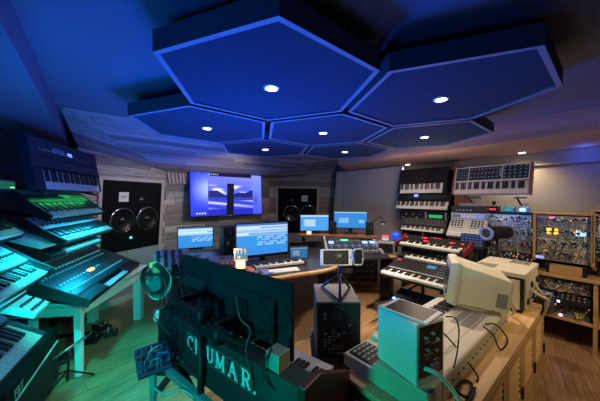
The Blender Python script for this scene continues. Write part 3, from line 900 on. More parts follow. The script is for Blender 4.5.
# stand for second stack
p = P(22, 300, 1.75)
st = thing('keyboard_stand', 'dark stand with angled arms holding the keyboards at the left frame edge', 'stand', (*(Vector((P(10, 300, 1.72).x - .12, 1.72)) - p2.xy * .26), 0), RZ_2)
for x in (-.36, .10):
    b = MB(); b.bar((x, 0, 0), (x, .0, 1.5), .016); b.bar((x, -.04, .015), (x, .05, .015), .016); b.build('upright', MET, st)
    for z, yy, dz in ((.70, -.56, .20), (.86, -.48, .12), (1.0, -.51, .2), (1.2, -.46, .16)):
        b = MB(); b.bar((x, 0, z + dz), (x, yy, z), .011); b.build('support_arm', MET, st)
# amplifier cabinet
ac = (P(58, 325, 2.04) + P(5, 396, 1.32)) / 2
ra = math.atan2((P(58, 325, 2.04) - P(5, 396, 1.32)).y, (P(58, 325, 2.04) - P(5, 396, 1.32)).x)
r = thing('guitar_amplifier', 'black amplifier cabinet with a pale logo in the bottom left corner', 'amplifier', (ac.x, ac.y, 0), ra)
AW = .83; AH = .44
b = MB(); b.bx(-AW / 2, AW / 2, 0, .30, .015, AH); b.build('cabinet', mat('black_tolex', (.009, .010, .010), .7, bump=.4, scale=300, spec=.15), r, bevel=.012)
b = MB(); b.bx(-AW / 2 + .03, AW / 2 - .03, -.006, 0, .04, AH - .12); b.build('grille_cloth', mat('black_grille', (.008, .009, .009), .9, bump=.6, scale=400), r)
b = MB(); b.bx(-AW / 2 + .03, AW / 2 - .03, -.009, 0, AH - .115, AH - .109); b.build('piping', mat('pale_piping', (.55, .55, .45), .5), r)
letters('FBT', .07, SIL, r, (-AW / 2 + .14, -.006, AH - .07), (PI / 2, 0, 0))
b = MB()
for x in (-AW / 2 + .06, AW / 2 - .06):
    b = MB(); b.cyl((x, .05, .0075), .02, .015, 12); b.build('foot', RUB, r); b = MB(); b.cyl((x, .25, .0075), .02, .015, 12); b.build('foot', RUB, r)
b = MB(); b.tube([(.2, .1, AH), (.2, .1, AH + .035), (.32, .12, AH + .035), (.32, .12, AH)], .012, 8); b.build('handle', RUB, r)
# microphone stand leaning under the table
a0, a1 = P(52, 360, 1.9), P(86, 336, 2.1)
r = thing('microphone_stand', 'slim stand with a slanted boom under the white table', 'microphone stand', (P(67, 345, 2.0).x, 2.0, 0))
mid = (a0 + a1) / 2 - Vector(r.location)
b = MB(); b.bar((0, 0, .02), mid, .009); b.build('pole', MET, r)
b = MB(); b.bar(a0 - Vector(r.location), a1 - Vector(r.location), .008); b.build('boom', STL, r)
for k in range(3):
    t = 2 * PI * k / 3 + .5; b = MB(); b.bar((0, 0, .10), (.17 * math.cos(t), .17 * math.sin(t), .012), .007); b.build('leg', MET, r)
# foot pedals and boxes under the table
for k, (px, py, Y, m, s_) in enumerate(((100, 338, 2.62, BLK, .17), (118, 333, 2.75, DRK, .14), (68, 350, 2.30, DRK, .16), (108, 330, 2.9, BLK, .16))):
    p = P(px, py, Y)
    r = thing('effects_pedal', ('black flat pedal on the floor nearest the thick table leg', 'dark flat pedal on the floor between the table legs', 'dark pedal beside the thin table leg', 'black pedal at the back below the port in the speaker wall')[k], 'pedal', (p.x, p.y, 0), RZ_L + .3 * k, group='floor pedals')
    b = MB(); b.prism([(0, 0), (0, .03), (s_ * .8, .055), (s_ * .8, 0)], -s_ / 2, s_ / 2); b.build('case', m, r, bevel=.004)
    for i in range(3): inst('knob', ctl_mesh('knob', .009, .014, SIL), r, (-s_ * .3 + i * s_ * .3, s_ * .6, .05))
    b = MB(); b.cyl((0, .03, .04), .012, .02, 12); b.build('footswitch', CHR, r)

# ================================================================== CENTRE FOREGROUND
QD = Vector((.795, -.606, 0)); QM = Vector((.606, .795, 0)); RQ = math.atan2(QD.y, QD.x)


def cq(s, t, z=0.0):
    v = QD * s + QM * t
    return Vector((v.x, v.y, z))


# big string keyboard with its back to us
ORG = mat('organ_shell', (.028, .030, .030), .65, spec=.2)
so, to = -1.10, .725
OW = 1.08
zo = .525; oh = .25
r = thing('string_organ', 'vintage keyboard seen from behind with big pale capital letters on its back panel', 'organ', cq(so, to, zo), RQ)
b = MB(); b.prism([(0, 0), (-.012, .0), (-.0, oh), (.10, oh), (.16, .13), (.17, .105), (.345, .105), (.345, 0)], -OW / 2, OW / 2); b.build('body', ORG, r, bevel=.006)
b = MB(); b.prism([(-.012, -.01), (0, oh + .01), (.11, oh + .01), (.36, .13), (.36, -.01)], OW / 2, OW / 2 + .03); b.build('end_cheek', RED if False else mat('mahogany', (.10, .018, .012), .4), r, bevel=.004)
b = MB(); b.prism([(-.012, -.01), (0, oh + .01), (.11, oh + .01), (.36, .13), (.36, -.01)], -OW / 2 - .03, -OW / 2); b.build('end_cheek', MATS['mahogany'], r, bevel=.004)
# keys face away from us
nk = 36; kw = (OW - .12) / nk
for i in range(nk):
    inst('white_key', key_mesh(kw, .15, True), r, (OW / 2 - .05 - kw * (i + .5), .345, .108), (0, 0, PI))
    if i % 7 in (0, 1, 3, 4, 5): inst('black_key', key_mesh(kw, .15, False), r, (OW / 2 - .05 - kw * (i + 1), .345 - .055, .108), (0, 0, PI))
LET = mat('pale_letter', (.86, .88, .86), .5)
sx = []
for px_ in (190.2, 197.6, 209.5, 219.5, 232, 245.5):
    u_ = (px_ - 300) / FPX; y_ = .717 / (.606 * u_ + .795); sx.append(.795 * u_ * y_ - .606 * y_)


def serif_letter(ch, h):
    b = MB(); t = h * .17; s = h * .085; w = h * .72; d = .002
    def stroke(x0, y0, x1, y1, tt):
        dx, dy = x1 - x0, y1 - y0; L = math.hypot(dx, dy); nx, ny = -dy / L * tt / 2, dx / L * tt / 2
        b.add([(x0 + nx, -d, y0 + ny), (x0 - nx, -d, y0 - ny), (x1 - nx, -d, y1 - ny), (x1 + nx, -d, y1 + ny),
               (x0 + nx, d, y0 + ny), (x0 - nx, d, y0 - ny), (x1 - nx, d, y1 - ny), (x1 + nx, d, y1 + ny)],
              [(0, 1, 2, 3), (7, 6, 5, 4), (0, 4, 5, 1), (1, 5, 6, 2), (2, 6, 7, 3), (3, 7, 4, 0)])
    def arc(cx, cy, rx, ry, a0, a1, tt, n=12):
        pr = None
        for k in range(n + 1):
            a = R(a0 + (a1 - a0) * k / n); q = (cx + rx * math.cos(a), cy + ry * math.sin(a))
            if pr: stroke(*pr, *q, tt * (.45 + .55 * abs(math.cos(a))))
            pr = q
    def foot(x, y, ww=.30): stroke(x - h * ww / 2, y, x + h * ww / 2, y, s)
    if ch == 'C':
        arc(0, 0, w * .45, h * .44, 50, 310, t); stroke(w * .33, h * .46, w * .33, h * .18, s); stroke(w * .33, -h * .46, w * .33, -h * .24, s * .6)
    elif ch == 'R':
        stroke(-w * .3, -h * .45, -w * .3, h * .45, t); foot(-w * .3, -h * .46); foot(-w * .34, h * .46, .24)
        stroke(-w * .3, h * .45, w * .05, h * .45, s); stroke(-w * .3, 0, w * .05, 0, s); arc(w * .05, h * .225, w * .32, h * .225, -90, 90, t)
        stroke(w * .02, 0, w * .38, -h * .45, t); foot(w * .42, -h * .46, .2)
    elif ch == 'U':
        stroke(-w * .32, -h * .1, -w * .32, h * .45, t); stroke(w * .34, -h * .1, w * .34, h * .45, s * 1.2); arc(0, -h * .12, w * .33, h * .32, 180, 360, t * .9); foot(-w * .32, h * .46); foot(w * .34, h * .46, .24)
    elif ch == 'M':
        stroke(-w * .48, -h * .45, -w * .44, h * .45, s * 1.2); stroke(w * .46, -h * .45, w * .44, h * .45, t); stroke(-w * .44, h * .45, 0, -h * .4, t); stroke(0, -h * .4, w * .44, h * .45, s * 1.2)
        foot(-w * .48, -h * .46, .24); foot(w * .47, -h * .46, .3); foot(-w * .5, h * .46, .2); foot(w * .5, h * .46, .2)
    elif ch == 'A':
        stroke(-w * .42, -h * .45, 0, h * .48, s * 1.2); stroke(w * .42, -h * .45, 0, h * .48, t); stroke(-w * .25, -h * .12, w * .25, -h * .12, s); foot(-w * .44, -h * .46, .24); foot(w * .44, -h * .46, .3)
    return b


for ch, s_ in zip('CRUMAR', sx):
    x = s_ - so
    h_ = .076
    lt = serif_letter(ch, h_).build('letter', LET, r, (x, -.0085, .17))
    b = MB(); e = .0012; hw = h_ * .5; hh = h_ * .62
    for (x0, x1, z0, z1) in ((-hw, hw, hh - e, hh), (-hw, hw, -hh, -hh + e), (-hw, -hw + e, -hh, hh), (hw - e, hw, -hh, hh)): b.bx(x0, x1, -.001, .001, z0, z1)
    b.build('letter_outline', mat('dim_outline', (.32, .34, .33), .6), lt)
b = MB(); b.cyl((0, 0, 0), .007, .004, 10, 'y'); b.build('letter_dot', LET, r, (sx[-1] - so + .055, -.009, .135))
for i in range(5): inst('socket', ctl_mesh('knob', .012, .012, STL), r, (-.45 + i * .05, -.010, .05), (PI / 2, 0, 0))
# X stand below
r = thing('x_stand', 'folding X-shaped stand with broad bars under the vintage keyboard', 'stand', cq(so, to + .17, 0), RQ)
for yy in (-.14, .14):
    for s_ in (-1, 1):
        b = MB(); b.bar((s_ * .40, yy, .02), (-s_ * .42, yy, zo - .022), .02, 6); b.build('leg', MET if s_ > 0 else mat('grey_bar', (.30, .32, .32), .4), r)
b = MB(); b.bx(-.46, .50, -.235, -.20, zo - .045, zo - .012); b.build('support_bar', MATS['grey_bar'], r, bevel=.003)
for x, z in ((-.42, zo - .022), (.42, zo - .022), (-.40, .02), (.40, .02)):
    b = MB(); b.bar((x, -.2 if z < .1 else -.205, z), (x, .2, z), .02, 8); b.build('crossbar', MET, r)
# two monitors seen from behind on a pole
MONB = mat('monitor_back', (.017, .018, .019), .6, spec=.15)


def back_monitor(label, s0, s1, t, ztop, h, extra=0.0, ang=0.0):
    w = s1 - s0
    r = thing('computer_monitor', label, 'computer monitor', cq((s0 + s1) / 2, t, ztop - h), RQ + ang)
    b = MB(); b.bx(-w / 2, w / 2, 0, .022, 0, h); b.build('housing', MONB, r, bevel=.005)
    b = MB(); b.prism([(0, h * .12), (-.03, h * .2), (-.03, h * .66), (0, h * .76)], -w * .36, w * .36); b.build('rear_cover', MONB, r, bevel=.008)
    b = MB(); b.bx(-.05, .05, -.045, -.03, h * .36, h * .36 + .1); b.build('mount_plate', MET, r, bevel=.003)
    for i in range(4):
        b = MB(); b.bx(-.012, .012, -.034, -.03, 0, .01); b.build('port', EBO, r, (w * .08 + i * .045, 0, h * .22))
    b = MB(); b.bx(-w / 2 + .008, w / 2 - .008, .0222, .024, .01, h - .01); b.build('screen', EBO, r)
    return r


back_monitor('wide computer monitor seen from behind above the vintage keyboard', -1.335, -.722, .885, 1.082, .36)
back_monitor('tall narrow computer monitor seen from behind, left of the wide one', -1.69, -1.345, .885, 1.085, .52)
pole = cq(-1.14, .69, 0)
r = thing('monitor_pole', 'black pole with two jointed arms behind the monitors', 'monitor arm', pole, RQ)
b = MB(); b.cyl((0, 0, .44), .017, .88, 14); b.cyl((0, 0, .008), .13, .016, 24); b.build('pole', MET, r)
b = MB(); b.at((0, 0, .895)); b.bx(-.26, .02, -.016, .016, -.022, .022); b.bar((0, 0, -.05), (0, 0, .03), .026, 12); b.at(); b.bx(-.27, -.24, -.01, .15, .875, .915); b.build('arm', MET, r, bevel=.006, )
b = MB(); b.at((0, 0, .838)); b.bx(-.03, .14, -.016, .016, -.026, .022); b.at((.14, .0, .838), (0, -.18, .35)); b.bx(0, .09, -.014, .014, -.02, .02); b.at(); b.bx(.10, .13, .0, .148, .845, .885); b.build('arm', MET, r, bevel=.006)
b = MB(); b.at((.14, 0, .84)); b.cyl((0, 0, 0), .026, .07, 14); b.build('joint', BLK, r)
b = MB(); b.at((-.26, 0, .895)); b.cyl((0, 0, 0), .026, .07, 14); b.build('joint', BLK, r)
# cables around the monitors
CAB = [((P(182, 262, 1.35), P(172, 290, 1.33), P(190, 318, 1.25), P(177, 350, 1.22), P(196, 372, 1.20)), .004, RUB, 'black cable looping down left of the wide monitor back'),
       ((P(236, 296, 1.12), P(240, 318, 1.08), P(250, 330, 1.05), P(246, 352, 1.05), P(254, 385, 1.05)), .0035, mat('grey_cable', (.06, .065, .065), .5), 'grey cable hanging over the wide monitor back'),
       ((P(262, 318, 1.04), P(272, 344, 1.02), P(262, 372, 1.0), P(280, 395, .98)), .004, RUB, 'thin black cable beside the small pale box'),
       ((P(212, 318, 1.2), P(228, 338, 1.10), P(243, 344, 1.06), P(262, 336, 1.05)), .004, RUB, 'black cable crossing above the pale capital letters'),
       ((P(150, 352, 1.32), P(151, 382, 1.3), P(165, 394, 1.28), P(182, 390, 1.25), P(194, 398, 1.22)), .005, mat('white_cable', (.6, .65, .62), .5), 'white cable drooping below the small patch box')]
for pts, rr, m, lab in CAB:
    tag(MB().tube(pts, rr, 8).build('cable', m), lab, 'cable', 'cables around the monitors')
# small pale box by organ end
p = cq(-.80, .66, 0); p = P(270, 374, 1.02)
r = thing('power_supply', 'small pale box with one end coloured as warm-lit, standing at the right end of the capital letters', 'box', p, RQ)
b = MB(); b.mat(0).bx(-.04, .03, 0, .07, 0, .07); b.build('case', mat('green_grey_case', (.16, .18, .17), .6), r, bevel=.003)
b = MB(); b.bx(.03, .034, .0, .07, 0, .07); b.build('warm_lit_side', mat('warm_lit_side_colour', (.5, .40, .22), .7), r)  # warm light on the box's right side, put into this plate's colour
r.location = cq(-.70, .735, zo + oh + .001)
rt = random.Random(3)
for k in range(9):
    x0, y0 = rt.uniform(158, 182), rt.uniform(262, 292); Y0 = rt.uniform(1.45, 1.75)
    pts = [P(x0, y0, Y0), P(x0 + rt.uniform(-10, 12), y0 + rt.uniform(18, 30), Y0 - .06), P(x0 + rt.uniform(-12, 14), y0 + rt.uniform(36, 52), Y0 - .12), P(x0 + rt.uniform(-14, 20), y0 + rt.uniform(58, 84), Y0 - .16)]
    tag(MB().tube(pts, rt.choice((.003, .004, .005)), 7).build('cable', RUB if k % 3 else MATS['grey_cable']), 'thin dark cable in the tangle hanging left of the tall narrow monitor', 'cable', 'tangled cables left of the monitors')
# patch box with cables, bottom left
p = P(153, 362, 1.30)
PSC = .72
pb_ = thing('patch_box', 'small modular box bristling with patch leads, left of the vintage keyboard', 'synthesizer', p, RQ + R(78), R(34))
pb_.scale = (.62, .72, .9)
b = MB(); b.prism([(-.09, 0), (-.09, .03), (.1, .05), (.1, 0)], -.12, .12); b.build('case', mat('blue_grey_case', (.06, .08, .16), .45), pb_, bevel=.003)
for i in range(8):
    for j in range(4): inst('knob', ctl_mesh('knob', .008, .016, (GRY, STL, DRK, DRK)[(i + j) % 4]), pb_, (-.1 + i * .028, -.07 + j * .045, .033 + j * .0045))
pc = [mat('patch_teal', (.1, .5, .5), .5), mat('patch_yellow', (.6, .5, .1), .5), mat('patch_white', (.7, .7, .7), .5), mat('patch_blue', (.1, .2, .7), .5), RUB]
for k in range(9):
    a = Vector((random.uniform(-.1, .1), random.uniform(-.07, .08), .045)); c = Vector((random.uniform(-.1, .1), random.uniform(-.07, .08), .045))
    b = MB(); b.tube([a, a + Vector((0, 0, .05)), (a + c) / 2 + Vector((random.uniform(-.03, .03), -.03, .10 + .02 * random.random())), c + Vector((0, 0, .05)), c], .003, 6); b.build('patch_cable', pc[k % 5], pb_)
r = thing('tripod_stand', 'grey pole stand under the small patch box', 'stand', (p.x, p.y, 0))
b = MB(); b.cyl((0, 0, (p.z - .02) / 2 + .01), .016, p.z - .02, 12); b.build('pole', mat('grey_bar', (.3, .32, .32), .4), r)
for k in range(3):
    t = 2 * PI * k / 3; b = MB(); b.bar((0, 0, .18), (.2 * math.cos(t), .2 * math.sin(t), .012), .01); b.build('leg', MATS['grey_bar'], r)
# things hanging left of the monitors: hoop, disc, blue-lit ribbed case, adapters
p = P(152, 279, 1.95)
r = thing('cable_coil', 'thick black cable hoop hanging left of the tall monitor back', 'cable', p, R(-15))
b = MB()
for k in range(3): b.torus((.004 * k, .012 * k, 0), .105 + .004 * k, .0075, 32, 8, 'y')
b.build('coil', RUB, r); b = MB(); b.bx(-.012, .012, -.012, .04, .09, .125); b.build('tie', pc[1], r)
p = P(160, 283, 2.0)
r = thing('round_pad', 'round pale drum pad behind the black cable hoop', 'drum pad', (p.x, p.y, p.z), R(-20), R(75))
b = MB(); b.lathe([(.001, .02), (.10, .02), (.12, .012), (.122, -.01), (.001, -.012)], 30); b.build('pad', mat('pad_rubber', (.045, .055, .058), .6), r)
b = MB(); b.torus((0, 0, .012), .121, .006, 30, 8); b.build('rim', GRY, r)
p = P(170, 262, 2.15)
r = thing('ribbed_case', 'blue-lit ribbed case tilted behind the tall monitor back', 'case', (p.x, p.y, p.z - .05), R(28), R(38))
b = MB(); b.bx(-.12, .12, -.12, .14, 0, .07); b.build('shell', mat('blue_lit_grey_shell', (.18, .24, .45), .45), r, bevel=.006)  # grey shell, coloured blue to carry the blue light
for i in range(4):
    b = MB(); b.bx(-.10 + i * .056, -.075 + i * .056, -.115, .135, .07, .076); b.build('rib', DRK, r)
p = P(158, 330, 1.75)
r = thing('equipment_stand', 'dark stand carrying the ribbed case and round pad behind the monitors', 'stand', (p.x - .08, 2.10, 0))
b = MB(); b.bar((0, 0, 0), (.02, .02, .86), .018); b.bx(-.2, .2, -.02, .02, 0, .03); b.bx(-.02, .02, -.2, .2, 0, .03); b.build('pole', MET, r)
b = MB(); b.bx(-.16, .16, -.13, .13, .86, .875); b.build('top_plate', MET, r)
for k, (px, py, Y, m, lab) in enumerate(((171, 268, 1.85, pc[1], 'small yellow adapter standing on the dark stand behind the cable hoop'), (180, 280, 1.70, GRY, 'small grey adapter standing on the vintage keyboard behind the black pole'), (163, 277, 1.8, BLK, 'small black adapter standing on the dark stand beside the ribbed case'), (159, 315, 1.62, emit('teal_glow', (.1, .7, .7), .5), 'little glowing teal display below the cable hoop'))):
    p = P(px, py, Y) if k != 1 else cq(-1.30, .79, zo + oh + .036)
    if k == 2: p = Vector((-.99, 1.995, .911))
    if k == 0: p = Vector((-1.13, 2.01, .911))
    r = thing('power_adapter', lab, 'adapter', p, R(20 * k), R(30) if k == 3 else 0)
    b = MB(); b.bx(-.022, .022, -.015, .015, -.035, .035); b.build('case', m, r, bevel=.004)
    b = MB(); b.tube([(0, 0, .035), (.01, .0, .08), (.05, .02, .09), (.06, .04, .0)], .003, 6); b.build('lead', RUB, r)

# ================================================================== STUDIO MONITOR ON STAND, PHONE ON TRIPOD
r = thing('speaker_stand', 'dark pillar stand under the black monitor speaker in the centre', 'speaker stand', (.222, 1.60, 0), 0)
b = MB(); b.bx(-.155, .155, -.175, .175, .535, .555); b.build('top_plate', DRK, r, bevel=.004)
b = MB(); b.bx(-.085, .085, -.07, .07, .02, .535); b.build('pillar', mat('dark_pillar', (.05, .055, .055), .5), r, bevel=.006)
b = MB(); b.bx(-.17, .17, -.2, .2, 0, .02); b.build('base_plate', DRK, r)
r = thing('studio_monitor_speaker', 'black monitor speaker seen from behind carrying the phone tripod', 'loudspeaker', (.222, 1.446, .556), 0)
SPG = mat('speaker_top_vinyl', (.17, .16, .145), .45)
b = MB(); b.bx(-.127, .127, 0, .31, 0, .318); b.build('cabinet', SPG, r, bevel=.005)
b = MB(); b.bx(-.121, .121, -.006, 0, .005, .312); b.build('back_panel', mat('back_panel_black', (.02, .021, .021), .55), r)
b = MB(); b.lathe([(.02, -.007), (.043, -.009), (.05, -.012), (.052, -.005)], 24, (.0, 0, .235), 'y'); b.build('bass_port', EBO, r)
for x, z in ((-.08, .25), (-.08, .225), (-.03, .15), (.0, .13), (.03, .145), (.06, .19)): inst('control_knob', ctl_mesh('knob', .007, .012, GRY), r, (x, -.006, z), (PI / 2, 0, 0))
LBT = mat('pale_print', (.5, .55, .53), .6)
b = MB()
for j in range(6):
    for i in range(5):
        if (i * 3 + j * 5) % 4: b.bx(-.085 + i * .024, -.085 + i * .024 + .016, -.0068, -.006, .05 + j * .017, .055 + j * .017)
b.bx(-.01, .035, -.007, -.006, .022, .030); b.build('printed_text', LBT, r)
b = MB(); b.bx(-.02, .03, -.012, -.006, .075, .11); b.build('power_inlet', EBO, r)
b = MB(); b.tube([(.0, -.012, .09), (.005, -.05, .08), (.0, -.06, .02), (.02, -.05, -.08), (.04, -.03, -.3)], .005, 8); b.build('power_cord', RUB, r)
# tripod
spz = .556 + .3185
r = thing('mini_tripod', 'small black phone tripod standing on the black monitor speaker', 'tripod', (P(339, 290, 1.58).x, 1.58, spz))
hub = Vector((.005, 0, .125)); feet = []
for px, py in ((322, 288), (349.5, 289), (340, 303)):
    f = P(px, py, 1.6); k = (spz - HC) / (f.z - HC); f = Vector((f.x * k, f.y * k, spz)) - Vector(r.location)
    f.z = .009
    feet.append(f)
    b = MB(); b.bar(hub, f, .0085); b.sphere(f, .0085, 8); b.build('leg', MET, r)
for f in feet[:2]:
    b = MB(); b.bar(f, feet[2], .006); b.build('brace', MET, r)
b = MB(); b.bar(hub - Vector((0, 0, .01)), hub + Vector((0, 0, .05)), .009); b.sphere(hub + Vector((0, 0, .055)), .014, 12); b.build('head', MET, r)
b = MB(); b.bx(-.055, .055, .002, .012, .175, .187); b.bx(-.01, .01, .0, .03, .17, .27); b.build('phone_clamp', MET, r)
ph = P(336, 257, 1.56)
r = thing('smartphone', 'white smartphone held sideways in the tripod clamp, filming the room', 'phone', (ph.x, ph.y - .014, ph.z - .05), R(2), R(-3))


def phone_img(u, v):
    c = .02 + .03 * max(0, math.sin(u * 31) * math.sin(v * 17 + u * 6))
    if .55 < u < .72 and .5 < v < .75: return (.16, .14, .10)
    if u > .93 or u < .05: return (.012, .012, .012)
    return (c * 1.1, c, c * .7)


b = MB(); b.bx(-.098, .098, 0, .009, 0, .1); b.build('case', WHT, r, bevel=.003)
inst('screen', grid_screen(40, 20, .155, .086, phone_img), r, (-.002, -.001, .007)).data.materials.append(screen_mat('phone_light', 1.0))
b = MB(); b.cyl((.088, -.001, .05), .006, .002, 14, 'y'); b.build('home_button', GRY, r)
ph = P(358, 257, 1.58)
r = thing('phone_mount', 'empty dark ring-shaped phone holder with a pale rim right of the white smartphone', 'phone holder', (ph.x, ph.y, ph.z - .06), 0)
b = MB(); b.at((0, 0, .06)); pts = []
for k in range(25):
    t = 2 * PI * k / 24; c_, s_ = math.cos(t), math.sin(t)
    pts.append((.030 * math.copysign(abs(c_) ** .5, c_), 0, .05 * math.copysign(abs(s_) ** .5, s_)))
b.tube(pts, .006, 8, False); b.build('rim', SIL, r)
b = MB(); b.bx(-.027, .027, .0, .008, .014, .106); b.build('plate', BLK, r)
b = MB(); b.tube([(-.02, .01, .06), (-.05, .01, .03), (P(341, 270, 1.58).x - ph.x + .0, .0, -.02)], .006, 8); b.build('bracket', MET, r)

# ================================================================== RIGHT FOREGROUND: cabinet, vintage computer
CZ = .62
cab = thing('wooden_cabinet', 'long oak cabinet with slatted doors under the vintage beige computer', 'cabinet', room(0, 0, 0), ROOM)
ca0, ca1, cb0, cb1 = .93, 2.76, .34, .81
b = MB(); b.bx(ca0, ca1, cb0 + .07, cb1, .06, CZ - .025); b.bx(ca0, ca1, cb0 + .021, cb0 + .07, .06, .09); b.bx(ca0, ca0 + .02, cb0 + .021, cb0 + .07, .09, CZ - .025); b.build('body', WDC, cab)
b = MB(); b.bx(ca0 - .01, ca1 + .01, cb0, cb1 + .01, CZ - .024, CZ); b.build('top', WDC, cab, bevel=.005)
b = MB(); b.bx(ca0 + .02, ca1 - .02, cb0 + .05, cb1 - .02, 0, .06); b.build('plinth', WDR, cab)
nd = 5; dw = (ca1 - ca0) / nd
for i in range(nd):
    x0, x1 = ca0 + i * dw + .006, ca0 + (i + 1) * dw - .006
    b = MB(); y0, y1 = cb0 + .002, cb0 + .02; z0, z1 = .07, CZ - .03
    b.bx(x0, x0 + .05, y0, y1, z0, z1); b.bx(x1 - .05, x1, y0, y1, z0, z1); b.bx(x0 + .05, x1 - .05, y0, y1, z0, z0 + .22); b.bx(x0 + .05, x1 - .05, y0, y1, z1 - .05, z1)
    for k in range(7):
        zz = z0 + .22 + (k + .5) * (z1 - .05 - z0 - .22) / 7
        b.at((0, 0, zz), (.5, 0, 0)); b.at()
        b.prism([(y0 + .001, zz - .012), (y0 + .005, zz - .012), (y1, zz + .006), (y1 - .004, zz + .006)], x0 + .05, x1 - .05)
    dr = b.build('door', WDC, cab, bevel=.002)
    b = MB(); b.bx(x1 - .035, x1 - .02, y0 - .012, y0, .26, .33); b.build('handle', EBO, dr)
b = MB(); b.bx(ca0 - .012, ca0 - .001, cb0 + .06, cb1 - .03, .28, CZ - .035); ep = b.build('connector_panel', EBO, cab)
for i in range(6):
    for j in range(3):
        inst('socket', ctl_mesh('knob', .012, .01, STL if (i + j) % 2 else DRK), ep, (ca0 - .012, cb0 + .12 + i * .075, .36 + j * .07), (0, -PI / 2, 0))
b = MB()
for i in range(7):
    b.bx(ca0 - .0128, ca0 - .012, cb0 + .09 + i * .07, cb0 + .09 + i * .07 + .045, .545, .552)
b.build('printed_text', LBT, ep)
# master keyboard of the vintage computer (player sits on the far side)
KW = 1.16
r = thing('computer_music_keyboard', 'long cream music keyboard unit lying on the oak cabinet, seen from behind', 'keyboard', room(.98 + KW / 2, .86, CZ + .001), ROOM + PI)
b = MB(); b.prism([(0, 0), (0, .06), (.165, .065), (.17, .09), (.20, .10), (.41, .10), (.42, .09), (.42, 0)], -KW / 2, KW / 2); b.build('body', CRM, r, bevel=.006)
keys(r, -KW / 2 + .08, KW - .30, 37, .006, .06, .15)
b = MB(); b.bx(KW / 2 - .16, KW / 2 - .02, .02, .155, .063, .07); kp = b.build('keypad', BLK, r)
for i in range(4):
    for j in range(4): inst('button', ctl_mesh('button', .020, .006, LGR), kp, (KW / 2 - .14 + i * .033, .04 + j * .028, .068))
for i in range(3):
    b = MB(); b.bx(-.5 , .42, .225 + i * .06, .23 + i * .06, .1, .1025); b.build('groove_strip', CRM2, r)
b = MB()
for i in range(12): b.bx(-.36 + i * .022, -.345 + i * .022, .24, .36, .1, .102)
b.build('vent', GRY, r)
for i in range(16): inst('button', ctl_mesh('button', .006, .006, EBO), r, (-.5 + i * .06, .42, .05), (-PI / 2, 0, 0))
# CRT terminal
f_ = Vector((-.9, .44, 0)).normalized()          # front direction
sd = Vector((.44, .9, 0)).normalized()           # away from us
rzc = math.atan2(-f_.x, f_.y)                    # local y = front direction
base = (Vector((.965, 1.70, 0)) + Vector((1.275, 1.555, 0))) / 2 + sd * .165
r = thing('crt_terminal', 'beige tube monitor tipped back on the cream keyboard unit, seen from the side', 'computer monitor', (base.x, base.y, CZ + .125), rzc, R(7))
r.scale = (.92, .95, .82)
CRT = mat('crt_beige', (.62, .56, .39), .5, var=.06, scale=6)
hw = .17
def ring(y, w, z0, z1): return [(-w, y, z0), (w, y, z0), (w, y, z1), (-w, y, z1)]
b = MB(); rings = [ring(-.20, hw * .86, .035, .262), ring(-.185, hw * .89, .024, .276), ring(.085, hw * .97, .012, .325), ring(.10, hw, .0, .335)]
vs = sum(rings, [])
fs = [(0, 1, 2, 3)]
for k in range(len(rings) - 1):
    for i in range(4):
        j = (i + 1) % 4; fs.append((4 * k + i, 4 * k + j, 4 * k + 4 + j, 4 * k + 4 + i))
fs.append(tuple(4 * (len(rings) - 1) + i for i in (3, 2, 1, 0)))
b.add(vs, fs); b.build('rear_shell', CRT, r, bevel=.006)
b = MB(); fr = [ring(.1005, hw + .004, -.006, .34), ring(.125, hw + .006, -.006, .345), ring(.165, hw - .004, .004, .33)]
vs = sum(fr, []); fs = [(0, 1, 2, 3)]
for k in range(2):
    for i in range(4):
        j = (i + 1) % 4; fs.append((4 * k + i, 4 * k + j, 4 * k + 4 + j, 4 * k + 4 + i))
fs.append((11, 10, 9, 8)); b.add(vs, fs); b.build('front_bezel', CRM, r, bevel=.006)
b = MB(); b.bx(-.13, .13, .163, .168, .05, .27); b.build('screen', EBO, r)
b = MB()
def xs_(y): return -hw * (.89 + .08 * (y + .185) / .27) - .0005
y1, y2 = -.178, -.12
b.add([(xs_(y1), y1, .06), (xs_(y2), y2, .06), (xs_(y2), y2, .17), (xs_(y1), y1, .17), (xs_(y1) - .003, y1, .06), (xs_(y2) - .003, y2, .06), (xs_(y2) - .003, y2, .17), (xs_(y1) - .003, y1, .17)], [(0, 1, 2, 3), (7, 6, 5, 4), (0, 4, 5, 1), (1, 5, 6, 2), (2, 6, 7, 3), (3, 7, 4, 0)])
b.at(); b.build('vent', mat('vent_grey', (.20, .19, .17), .7), r)
for i in range(10):
    pass
b = MB(); b.cyl((0, .0, -.012), .13, .026, 24); b.cyl((0, .0, -.027), .10, .012, 20); b.build('swivel_foot', CRM2, r)
# mainframe
r = thing('computer_mainframe', "large cream and black computer with vented lid on the cabinet's far end", 'computer', room(2.42, .40, CZ + .001), ROOM)
MW, MD, MH = .52, .345, .292
b = MB(); b.bx(.008, MW - .01, .008, MD - .008, .02, MH - .035); b.build('chassis', EBO, r)
b = MB(); b.bx(0, MW, 0, MD, MH - .034, MH); lid = b.build('lid', CRM, r, bevel=.005)
for y0 in (.03, .03):
    pass
for (x0, x1, y0, y1) in ((.05, .2, .20, .33), (.36, .5, .04, .17)):
    b = MB(); n_ = 8
    for i in range(n_):
        for j in range(8):
            xx = x0 + (x1 - x0) * i / n_; yy = y0 + (y1 - y0) * j / 8; b.bx(xx, xx + .012, yy, yy + .010, MH, MH + .001)
    b.build('vent', EBO, lid)
b = MB(); b.bx(-.004, .008, .03, MD - .03, .025, MH - .05); b.build('side_panel', CRM, r, bevel=.004)
b = MB(); b.bx(.03, MW - .03, .0, .008, .03, MH - .045); bp_ = b.build('connector_panel', CRM2, r)
